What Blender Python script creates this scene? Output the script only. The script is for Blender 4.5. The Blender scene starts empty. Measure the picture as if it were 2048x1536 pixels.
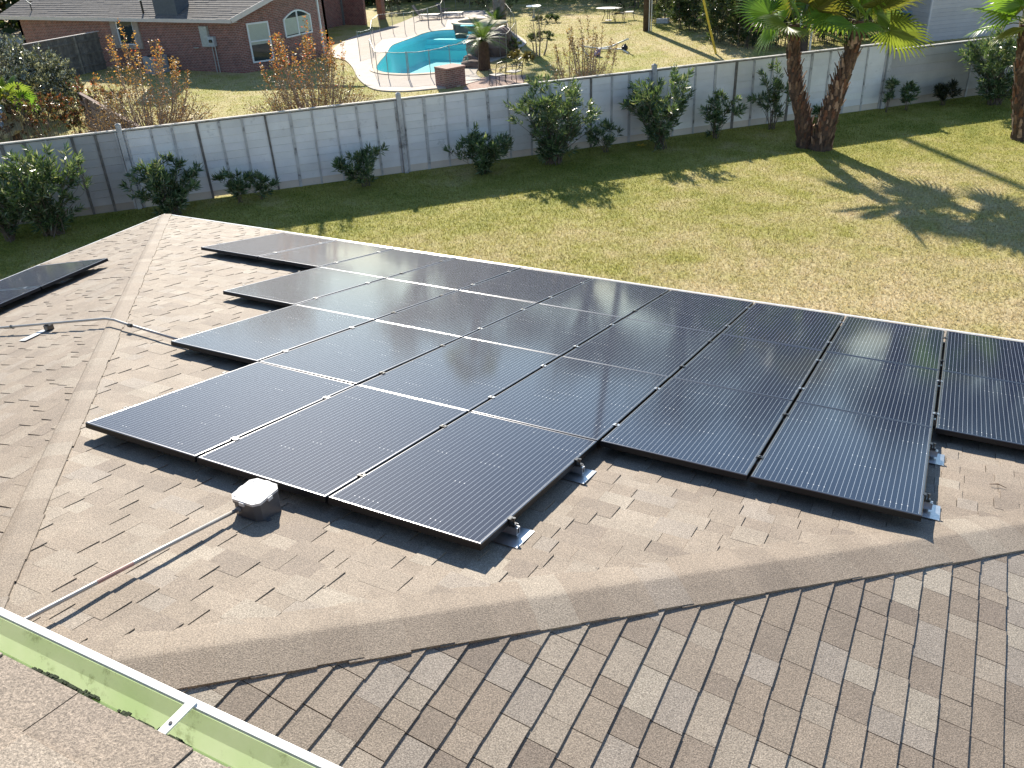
import bpy, math, random
import numpy as np
from mathutils import Vector, Matrix
from mathutils.geometry import tessellate_polygon

random.seed(7)
RNG = np.random.default_rng(7)
SC = bpy.context.scene
COL = SC.collection
R_ = math.radians

# ------------------------------------------------------------------ camera, sky, sun, exposure
FPX, YAW, PITCH, ROLL = 1705.14, R_(-28.782), R_(29.806), R_(3.2176)
CAM = np.array([1.8175, -2.8915, 2.8996])
SLOPE = R_(11.8895)
SUN_AZ, SUN_EL = R_(-37.0), R_(31.0)          # azimuth clockwise from +Y


def cam_axes():
    cy, sy, cp, sp = math.cos(YAW), math.sin(YAW), math.cos(PITCH), math.sin(PITCH)
    fw = np.array([sy * cp, cy * cp, -sp]); r = np.array([cy, -sy, 0.0]); d = np.cross(fw, r)
    cr, sr = math.cos(ROLL), math.sin(ROLL)
    return r * cr + d * sr, -r * sr + d * cr, fw


AX_R, AX_D, AX_F = cam_axes()
cam_data = bpy.data.cameras.new('camera')
cam_data.sensor_width = 36.0
cam_data.lens = 36.0 * FPX / 2048.0
cam_data.clip_start, cam_data.clip_end = 0.05, 2000.0
cam_ob = bpy.data.objects.new('camera', cam_data)
COL.objects.link(cam_ob)
m = Matrix.Identity(4)
for i in range(3):
    m[i][0], m[i][1], m[i][2], m[i][3] = AX_R[i], -AX_D[i], -AX_F[i], CAM[i]
cam_ob.matrix_world = m
SC.camera = cam_ob

world = bpy.data.worlds.new('World'); SC.world = world; world.use_nodes = True
wn = world.node_tree
sky = wn.nodes.new('ShaderNodeTexSky'); sky.sky_type = 'NISHITA'; sky.sun_disc = False
sky.sun_elevation = SUN_EL; sky.sun_rotation = SUN_AZ % (2 * math.pi)
sky.air_density, sky.dust_density, sky.ozone_density = 1.0, 0.0, 2.0
wn.links.new(sky.outputs['Color'], wn.nodes['Background'].inputs['Color'])
wn.nodes['Background'].inputs['Strength'].default_value = 0.10

SUN_DIR = Vector((math.sin(SUN_AZ) * math.cos(SUN_EL), math.cos(SUN_AZ) * math.cos(SUN_EL), math.sin(SUN_EL)))
sun_d = bpy.data.lights.new('sun', 'SUN'); sun_d.energy = 5.0; sun_d.angle = R_(0.53); sun_d.color = (1.0, 0.92, 0.79)
sun_ob = bpy.data.objects.new('sun', sun_d); COL.objects.link(sun_ob)
sun_ob.rotation_euler = SUN_DIR.to_track_quat('Z', 'Y').to_euler()
sun_ob.location = SUN_DIR * 60

SC.view_settings.view_transform = 'Standard'; SC.view_settings.look = 'None'
SC.view_settings.gamma = 1.0; SC.view_settings.use_curve_mapping = False
SC.view_settings.exposure = 0.92
SC.render.engine = 'CYCLES'
SC.cycles.use_denoising = True
SC.cycles.max_bounces = 8; SC.cycles.transparent_max_bounces = 24
SC.cycles.sample_clamp_indirect = 6.0

ZG = -4.2                                        # lawn level


def ray(px, py):
    d = AX_R * ((px - 1024) / FPX) + AX_D * ((py - 768) / FPX) + AX_F
    return d / np.linalg.norm(d)


def gp(px, py, z=ZG):                            # point of the level z seen at a pixel
    d = ray(px, py); t = (z - CAM[2]) / d[2]
    return CAM + t * d


def on_plane(px, py, n, p0):
    d = ray(px, py); n = np.asarray(n, float)
    t = (n @ (np.asarray(p0, float) - CAM)) / (n @ d)
    return CAM + t * d


def project(P):
    q = np.asarray(P, float) - CAM
    z = q @ AX_F
    return 1024 + FPX * (q @ AX_R) / z, 768 + FPX * (q @ AX_D) / z, z


# ------------------------------------------------------------------ mesh helpers
def finish(name, me, mat, parent=None, smooth=False):
    me.update()
    if mat is not None:
        me.materials.append(mat)
    if smooth:
        me.polygons.foreach_set('use_smooth', [True] * len(me.polygons))
    o = bpy.data.objects.new(name, me); COL.objects.link(o)
    if parent is not None:
        o.parent = parent
    return o


def set_tint(me, tints):
    a = me.attributes.new('tint', 'FLOAT_COLOR', 'POINT')
    t = np.asarray(tints, np.float32)
    if t.shape[1] == 3:
        t = np.concatenate([t, np.ones((len(t), 1), np.float32)], 1)
    a.data.foreach_set('color', t.ravel())


class MB:
    def __init__(self):
        self.v, self.f, self.t = [], [], []

    def add(self, vs, fs, tint=None):
        o = len(self.v)
        self.v += [tuple(map(float, p)) for p in vs]
        self.f += [tuple(i + o for i in f) for f in fs]
        self.t += [tuple(tint) if tint is not None else (1, 1, 1)] * len(vs)
        return self

    def box(self, c, s, R=None, tint=None):       # centre, full size, 3x3 axes as columns
        c = np.asarray(c, float); h = np.asarray(s, float) / 2
        R = np.eye(3) if R is None else np.asarray(R, float)
        vs = [c + R @ (h * np.array(k)) for k in
              [(-1, -1, -1), (1, -1, -1), (1, 1, -1), (-1, 1, -1), (-1, -1, 1), (1, -1, 1), (1, 1, 1), (-1, 1, 1)]]
        return self.add(vs, [(0, 3, 2, 1), (4, 5, 6, 7), (0, 1, 5, 4), (1, 2, 6, 5), (2, 3, 7, 6), (3, 0, 4, 7)], tint)

    def bar(self, a, b, w, h, up=(0, 0, 1), tint=None):   # box beam from a to b
        a, b, up = np.asarray(a, float), np.asarray(b, float), np.asarray(up, float)
        d = b - a; L = np.linalg.norm(d); d = d / L
        s = np.cross(up, d)
        if np.linalg.norm(s) < 1e-6:
            s = np.cross((1, 0, 0), d)
        s /= np.linalg.norm(s); u = np.cross(d, s)
        return self.box((a + b) / 2, (L, w, h), np.stack([d, s, u], 1), tint)

    def tube(self, pts, r, n=6, tint=None, cap=True):
        pts = [np.asarray(p, float) for p in pts]
        rs = r if hasattr(r, '__len__') else [r] * len(pts)
        vs, fs = [], []
        ref = None
        for i, p in enumerate(pts):
            d = pts[min(i + 1, len(pts) - 1)] - pts[max(i - 1, 0)]
            d = d / (np.linalg.norm(d) + 1e-12)
            if ref is None:
                ref = np.array((0, 0, 1.0)) if abs(d[2]) < .9 else np.array((1.0, 0, 0))
            s = np.cross(d, ref); s /= np.linalg.norm(s) + 1e-12; u = np.cross(s, d); ref = u
            for k in range(n):
                a = 2 * math.pi * k / n
                vs.append(p + rs[i] * (math.cos(a) * s + math.sin(a) * u))
        for i in range(len(pts) - 1):
            for k in range(n):
                k2 = (k + 1) % n
                fs.append((i * n + k, i * n + k2, (i + 1) * n + k2, (i + 1) * n + k))
        if cap:
            fs.append(tuple(range(n - 1, -1, -1))); o = (len(pts) - 1) * n
            fs.append(tuple(o + k for k in range(n)))
        return self.add(vs, fs, tint)

    def lathe(self, prof, c=(0, 0, 0), n=16, tint=None, sx=1.0, sy=1.0, cap=True):
        vs, fs = [], []
        for r, z in prof:
            for k in range(n):
                a = 2 * math.pi * k / n
                vs.append((c[0] + sx * r * math.cos(a), c[1] + sy * r * math.sin(a), c[2] + z))
        for i in range(len(prof) - 1):
            for k in range(n):
                k2 = (k + 1) % n
                fs.append((i * n + k, i * n + k2, (i + 1) * n + k2, (i + 1) * n + k))
        if cap:
            fs.append(tuple(range(n - 1, -1, -1))); o = (len(prof) - 1) * n
            fs.append(tuple(o + k for k in range(n)))
        return self.add(vs, fs, tint)

    def prism(self, poly, z0, z1, tint=None):       # plan polygon, counter-clockwise
        n = len(poly)
        vs = [(p[0], p[1], z0) for p in poly] + [(p[0], p[1], z1) for p in poly]
        fs = [tuple(range(n - 1, -1, -1)), tuple(range(n, 2 * n))]
        fs += [(k, (k + 1) % n, n + (k + 1) % n, n + k) for k in range(n)]
        return self.add(vs, fs, tint)

    def build(self, name, mat, parent=None, smooth=False, origin=None, tint=False):
        o = np.zeros(3) if origin is None else np.asarray(origin, float)
        me = bpy.data.meshes.new(name)
        me.from_pydata([tuple(np.asarray(p) - o) for p in self.v], [], self.f)
        if tint:
            set_tint(me, self.t)
        return finish(name, me, mat, parent, smooth)


def np_mesh(name, V, F, mat, parent=None, tint=None, smooth=False, origin=None):
    V = np.asarray(V, np.float32); F = np.asarray(F, np.int32)
    if origin is not None:
        V = V - np.asarray(origin, np.float32)
    me = bpy.data.meshes.new(name)
    k = F.shape[1]
    me.vertices.add(len(V)); me.vertices.foreach_set('co', V.ravel())
    me.loops.add(F.size); me.loops.foreach_set('vertex_index', F.ravel())
    me.polygons.add(len(F))
    me.polygons.foreach_set('loop_start', np.arange(0, F.size, k, dtype=np.int32))
    me.polygons.foreach_set('loop_total', np.full(len(F), k, np.int32))
    me.update(calc_edges=True)
    if tint is not None:
        set_tint(me, tint)
    return finish(name, me, mat, parent, smooth)


def thing(name, label, cat, loc=(0, 0, 0), R=None, group=None):
    o = bpy.data.objects.new(name, None); o.empty_display_size = 0.2
    COL.objects.link(o)
    M = Matrix.Identity(4)
    if R is not None:
        for i in range(3):
            for j in range(3):
                M[i][j] = R[i][j]
    M.translation = Vector([float(x) for x in loc])
    o.matrix_world = M
    o['label'] = label; o['category'] = cat
    if group:
        o['group'] = group
    return o


def tag(o, label, cat, group=None):
    o['label'] = label; o['category'] = cat
    if group:
        o['group'] = group
    return o


def kind(o, k):
    o['kind'] = k
    return o


def unit(v):
    v = np.asarray(v, float)
    return v / (np.linalg.norm(v, axis=-1, keepdims=True) + 1e-12)


# ------------------------------------------------------------------ materials
def new_mat(name):
    mt = bpy.data.materials.new(name); mt.use_nodes = True
    nt = mt.node_tree
    return mt, nt, nt.nodes['Principled BSDF'], nt.nodes['Material Output']


def N(nt, typ, **kw):
    n = nt.nodes.new(typ)
    for k, v in kw.items():
        setattr(n, k, v)
    return n


def mathn(nt, op, a, b=None, c=None):
    n = nt.nodes.new('ShaderNodeMath'); n.operation = op
    for i, x in enumerate((a, b, c)):
        if x is None:
            continue
        if isinstance(x, (int, float)):
            n.inputs[i].default_value = x
        else:
            nt.links.new(x, n.inputs[i])
    return n.outputs[0]


def mixc(nt, fac, a, b, blend='MIX'):
    n = nt.nodes.new('ShaderNodeMix'); n.data_type = 'RGBA'; n.blend_type = blend
    for s, x in ((n.inputs[0], fac), (n.inputs[6], a), (n.inputs[7], b)):
        if isinstance(x, (int, float)):
            s.default_value = x
        elif isinstance(x, tuple):
            s.default_value = (x[0], x[1], x[2], 1)
        else:
            nt.links.new(x, s)
    return n.outputs[2]


def noise(nt, scale, detail=3.0, rough=0.55, coord='Object', vec=None):
    n = nt.nodes.new('ShaderNodeTexNoise')
    n.inputs['Scale'].default_value = scale; n.inputs['Detail'].default_value = detail; n.inputs['Roughness'].default_value = rough
    if vec is None:
        if coord == 'World':
            g = nt.nodes.new('ShaderNodeNewGeometry'); vec = g.outputs['Position']
        else:
            tc = nt.nodes.new('ShaderNodeTexCoord'); vec = tc.outputs[coord]
    nt.links.new(vec, n.inputs['Vector'])
    return n.outputs['Fac']


def ramp(nt, fac, stops):
    n = nt.nodes.new('ShaderNodeValToRGB')
    e = n.color_ramp.elements
    while len(e) < len(stops):
        e.new(0.5)
    for s, (p, c) in zip(e, stops):
        s.position = p; s.color = (c[0], c[1], c[2], 1) if hasattr(c, '__len__') else (c, c, c, 1)
    nt.links.new(fac, n.inputs['Fac'])
    return n.outputs['Color']


def bump(nt, h, strength, dist, target):
    b = nt.nodes.new('ShaderNodeBump'); b.inputs['Strength'].default_value = strength; b.inputs['Distance'].default_value = dist
    nt.links.new(h, b.inputs['Height']); nt.links.new(b.outputs['Normal'], target.inputs['Normal'])


def simple(name, col, rough=0.6, metal=0.0, var=0.18, scale=9.0, bmp=0.0, bscale=60.0, spec=0.5, tint=False, dirt=None):
    mt, nt, p, out = new_mat(name)
    f = noise(nt, scale, 5.0, 0.6, 'World')
    c = ramp(nt, f, [(0.3, tuple(x * (1 - var) for x in col)), (0.7, tuple(min(1, x * (1 + var)) for x in col))])
    if dirt is not None:                           # stains with a shape of their own
        g = noise(nt, dirt[1], 6.0, 0.7, 'World')
        k = ramp(nt, g, [(dirt[2], 0.0), (dirt[2] + 0.15, 1.0)])
        c = mixc(nt, k, c, dirt[0])
    if tint:
        a = N(nt, 'ShaderNodeAttribute', attribute_name='tint')
        c = mixc(nt, 1.0, c, a.outputs['Color'], 'MULTIPLY')
    nt.links.new(c, p.inputs['Base Color'])
    p.inputs['Roughness'].default_value = rough; p.inputs['Metallic'].default_value = metal
    p.inputs['Specular IOR Level'].default_value = spec
    if bmp:
        bump(nt, noise(nt, bscale, 4.0, 0.6, 'World'), bmp, 0.01, p)
    return mt


def leaf_mat(name, rough=0.4, trans=0.35, spec=0.5):
    mt, nt, p, out = new_mat(name)
    a = N(nt, 'ShaderNodeAttribute', attribute_name='tint')
    nt.links.new(a.outputs['Color'], p.inputs['Base Color'])
    p.inputs['Roughness'].default_value = rough; p.inputs['Specular IOR Level'].default_value = spec
    tr = N(nt, 'ShaderNodeBsdfTranslucent')
    nt.links.new(mixc(nt, 1.0, a.outputs['Color'], (1.35, 1.25, 0.6), 'MULTIPLY'), tr.inputs['Color'])
    mx = N(nt, 'ShaderNodeMixShader'); mx.inputs[0].default_value = trans
    nt.links.new(p.outputs[0], mx.inputs[1]); nt.links.new(tr.outputs[0], mx.inputs[2])
    nt.links.new(mx.outputs[0], out.inputs['Surface'])
    return mt


def shingle_mat():
    mt, nt, p, out = new_mat('asphalt_shingle')
    a = N(nt, 'ShaderNodeAttribute', attribute_name='tint')
    g1 = noise(nt, 150.0, 2.0, 0.65, 'World')
    g2 = noise(nt, 430.0, 1.0, 0.5, 'World')
    blot = noise(nt, 3.0, 5.0, 0.65, 'World')
    c = mixc(nt, 1.0, a.outputs['Color'], ramp(nt, g1, [(0.30, 0.50), (0.50, 0.92), (0.72, 1.45)]), 'MULTIPLY')
    c = mixc(nt, 1.0, c, ramp(nt, g2, [(0.3, 0.66), (0.7, 1.3)]), 'MULTIPLY')
    c = mixc(nt, 1.0, c, ramp(nt, blot, [(0.3, 0.90), (0.7, 1.10)]), 'MULTIPLY')
    nt.links.new(c, p.inputs['Base Color'])
    p.inputs['Roughness'].default_value = 0.75; p.inputs['Specular IOR Level'].default_value = 0.35
    bump(nt, g1, 0.6, 0.004, p)
    return mt


def lawn_mat(name):
    mt, nt, p, out = new_mat(name)
    geo = N(nt, 'ShaderNodeNewGeometry')
    big = noise(nt, 0.16, 4.0, 0.6, 'World')
    mid = noise(nt, 1.1, 5.0, 0.65, 'World')
    fine = noise(nt, 16.0, 4.0, 0.7, 'World')
    f = mathn(nt, 'ADD', mathn(nt, 'MULTIPLY', big, 0.50), mathn(nt, 'MULTIPLY', mid, 0.50))
    # drier turf towards the house, greener by the fences
    sep = N(nt, 'ShaderNodeSeparateXYZ'); nt.links.new(geo.outputs['Position'], sep.inputs[0])
    dist = mathn(nt, 'SUBTRACT', mathn(nt, 'ADD', sep.outputs['X'], 31.2), sep.outputs['Y'])     # 0 at the fence
    dry = N(nt, 'ShaderNodeMapRange'); nt.links.new(dist, dry.inputs[0])
    dry.inputs[1].default_value = 4.0; dry.inputs[2].default_value = 22.0; dry.inputs[3].default_value = -0.10; dry.inputs[4].default_value = 0.16
    f = mathn(nt, 'ADD', mathn(nt, 'ADD', f, dry.outputs[0]), 0.035)
    f = mathn(nt, 'ADD', f, mathn(nt, 'MULTIPLY', mathn(nt, 'LESS_THAN', dist, 0.0), 0.11))
    c = ramp(nt, f, [(0.34, (0.225, 0.240, 0.045)), (0.47, (0.345, 0.325, 0.085)), (0.58, (0.45, 0.385, 0.165)), (0.70, (0.55, 0.445, 0.25))])
    c = mixc(nt, 1.0, c, ramp(nt, fine, [(0.3, 0.55), (0.7, 1.35)]), 'MULTIPLY')
    a = N(nt, 'ShaderNodeAttribute', attribute_name='tint')
    c = mixc(nt, 1.0, c, a.outputs['Color'], 'MULTIPLY')
    nt.links.new(c, p.inputs['Base Color'])
    p.inputs['Roughness'].default_value = 0.85; p.inputs['Specular IOR Level'].default_value = 0.15
    if 'blade' in name:
        tr = N(nt, 'ShaderNodeBsdfTranslucent'); nt.links.new(c, tr.inputs['Color'])
        mx = N(nt, 'ShaderNodeMixShader'); mx.inputs[0].default_value = 0.45
        nt.links.new(p.outputs[0], mx.inputs[1]); nt.links.new(tr.outputs[0], mx.inputs[2])
        nt.links.new(mx.outputs[0], out.inputs['Surface'])
    else:
        bump(nt, noise(nt, 30.0, 3.0, 0.7, 'World'), 0.8, 0.03, p)
    return mt


def brick_mat(name, c1, c2, mortar, R=None):
    mt, nt, p, out = new_mat(name)
    tc = N(nt, 'ShaderNodeTexCoord')
    b = N(nt, 'ShaderNodeTexBrick')
    b.inputs['Scale'].default_value = 1.0
    b.inputs['Color1'].default_value = (*c1, 1); b.inputs['Color2'].default_value = (*c2, 1); b.inputs['Mortar'].default_value = (*mortar, 1)
    b.inputs['Mortar Size'].default_value = 0.011; b.inputs['Brick Width'].default_value = 0.215; b.inputs['Row Height'].default_value = 0.078
    b.inputs['Bias'].default_value = -0.1
    nt.links.new(tc.outputs['UV'], b.inputs['Vector'])
    f = noise(nt, 5.0, 4.0, 0.6, 'World')
    c = mixc(nt, 1.0, b.outputs['Color'], ramp(nt, f, [(0.3, 0.75), (0.7, 1.2)]), 'MULTIPLY')
    nt.links.new(c, p.inputs['Base Color']); p.inputs['Roughness'].default_value = 0.85
    bump(nt, b.outputs['Fac'], -0.5, 0.01, p)
    return mt


def panel_mat():
    mt, nt, p, out = new_mat('solar_cells')
    tc = N(nt, 'ShaderNodeTexCoord'); sep = N(nt, 'ShaderNodeSeparateXYZ'); nt.links.new(tc.outputs['Object'], sep.inputs[0])
    x, y = sep.outputs['X'], sep.outputs['Y']
    inv = 5.0 / 0.1585
    fx = mathn(nt, 'FRACT', mathn(nt, 'ADD', mathn(nt, 'MULTIPLY', x, inv), 0.5 + 30))
    wire = mathn(nt, 'LESS_THAN', mathn(nt, 'ABSOLUTE', mathn(nt, 'SUBTRACT', fx, 0.5)), 0.026)
    fy = mathn(nt, 'FRACT', mathn(nt, 'ADD', mathn(nt, 'DIVIDE', y, 0.1585), 20))
    gapy = mathn(nt, 'LESS_THAN', mathn(nt, 'ABSOLUTE', mathn(nt, 'SUBTRACT', fy, 0.5)), 0.011)
    fcx = mathn(nt, 'FRACT', mathn(nt, 'ADD', mathn(nt, 'DIVIDE', x, 0.1585), 20))
    gapx = mathn(nt, 'LESS_THAN', mathn(nt, 'ABSOLUTE', mathn(nt, 'SUBTRACT', fcx, 0.5)), -1.0)
    # end of the strings: no wires past the last cell
    inside = mathn(nt, 'LESS_THAN', mathn(nt, 'ABSOLUTE', y), 0.79)
    wire = mathn(nt, 'MULTIPLY', wire, inside)
    # sun glints painted as white dots where the ribbon crosses a cell edge
    oi = N(nt, 'ShaderNodeObjectInfo')
    off = N(nt, 'ShaderNodeCombineXYZ'); nt.links.new(mathn(nt, 'MULTIPLY', oi.outputs['Random'], 37.0), off.inputs[2])
    vadd = N(nt, 'ShaderNodeVectorMath', operation='ADD'); nt.links.new(tc.outputs['Object'], vadd.inputs[0]); nt.links.new(off.outputs[0], vadd.inputs[1])
    msk = noise(nt, 3.2, 2.0, 0.5, vec=vadd.outputs[0])
    dot_x = mathn(nt, 'LESS_THAN', mathn(nt, 'ABSOLUTE', mathn(nt, 'SUBTRACT', fx, 0.5)), 0.09)
    dot_y = mathn(nt, 'LESS_THAN', mathn(nt, 'ABSOLUTE', mathn(nt, 'SUBTRACT', fy, 0.5)), 0.018)
    dots = mathn(nt, 'MULTIPLY', mathn(nt, 'MULTIPLY', dot_x, dot_y), mathn(nt, 'GREATER_THAN', msk, 0.60))
    c = mixc(nt, mathn(nt, 'MULTIPLY', gapy, 0.5), (0.006, 0.012, 0.034), (0.007, 0.011, 0.024))
    c = mixc(nt, wire, c, (0.42, 0.46, 0.52))
    c = mixc(nt, dots, c, (0.95, 0.95, 0.95))
    nt.links.new(c, p.inputs['Base Color'])
    p.inputs['Metallic'].default_value = 0.0
    p.inputs['Roughness'].default_value = 0.5; p.inputs['Specular IOR Level'].default_value = 0.05
    p.inputs['Coat Weight'].default_value = 0.72; p.inputs['Coat IOR'].default_value = 1.40
    sm = noise(nt, 2.2, 4.0, 0.6, vec=vadd.outputs[0])
    nt.links.new(mathn(nt, 'ADD', mathn(nt, 'MULTIPLY', sm, 0.04), 0.055), p.inputs['Coat Roughness'])
    return mt


def water_mat():
    mt, nt, p, out = new_mat('pool_water')
    tr = N(nt, 'ShaderNodeBsdfTransparent'); tr.inputs['Color'].default_value = (0.86, 1.0, 1.0, 1)
    gl = N(nt, 'ShaderNodeBsdfGlossy'); gl.inputs['Roughness'].default_value = 0.04
    fr = N(nt, 'ShaderNodeFresnel'); fr.inputs['IOR'].default_value = 1.33
    b = N(nt, 'ShaderNodeBump'); b.inputs['Strength'].default_value = 0.25; b.inputs['Distance'].default_value = 0.05
    nt.links.new(noise(nt, 2.5, 3.0, 0.5, 'World'), b.inputs['Height'])
    nt.links.new(b.outputs[0], gl.inputs['Normal']); nt.links.new(b.outputs[0], fr.inputs['Normal'])
    mx = N(nt, 'ShaderNodeMixShader')
    nt.links.new(mathn(nt, 'MULTIPLY', fr.outputs[0], 0.4), mx.inputs[0]); nt.links.new(tr.outputs[0], mx.inputs[1]); nt.links.new(gl.outputs[0], mx.inputs[2])
    nt.links.new(mx.outputs[0], out.inputs['Surface'])
    return mt


def net_mat():
    mt, nt, p, out = new_mat('pool_fence_mesh')
    p.inputs['Base Color'].default_value = (0.05, 0.05, 0.05, 1)
    tr = N(nt, 'ShaderNodeBsdfTransparent')
    mx = N(nt, 'ShaderNodeMixShader'); mx.inputs[0].default_value = 0.22
    nt.links.new(tr.outputs[0], mx.inputs[1]); nt.links.new(p.outputs[0], mx.inputs[2])
    nt.links.new(mx.outputs[0], out.inputs['Surface'])
    return mt


def gutter_mat():                                 # thin vinyl: sunlight glows through the front wall
    mt, nt, p, out = new_mat('green_vinyl_gutter')
    f = noise(nt, 5.0, 4.0, 0.6, 'World')
    c = ramp(nt, f, [(0.3, (0.46, 0.60, 0.30)), (0.7, (0.58, 0.68, 0.42))])
    g = noise(nt, 14.0, 6.0, 0.75, 'World')
    c = mixc(nt, ramp(nt, g, [(0.56, 0.0), (0.70, 0.75)]), c, (0.20, 0.24, 0.11))
    nt.links.new(c, p.inputs['Base Color']); p.inputs['Roughness'].default_value = 0.4
    tr = N(nt, 'ShaderNodeBsdfTranslucent'); nt.links.new(c, tr.inputs['Color'])
    mx = N(nt, 'ShaderNodeMixShader'); mx.inputs[0].default_value = 0.72
    nt.links.new(p.outputs[0], mx.inputs[1]); nt.links.new(tr.outputs[0], mx.inputs[2])
    nt.links.new(mx.outputs[0], out.inputs['Surface'])
    return mt


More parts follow.
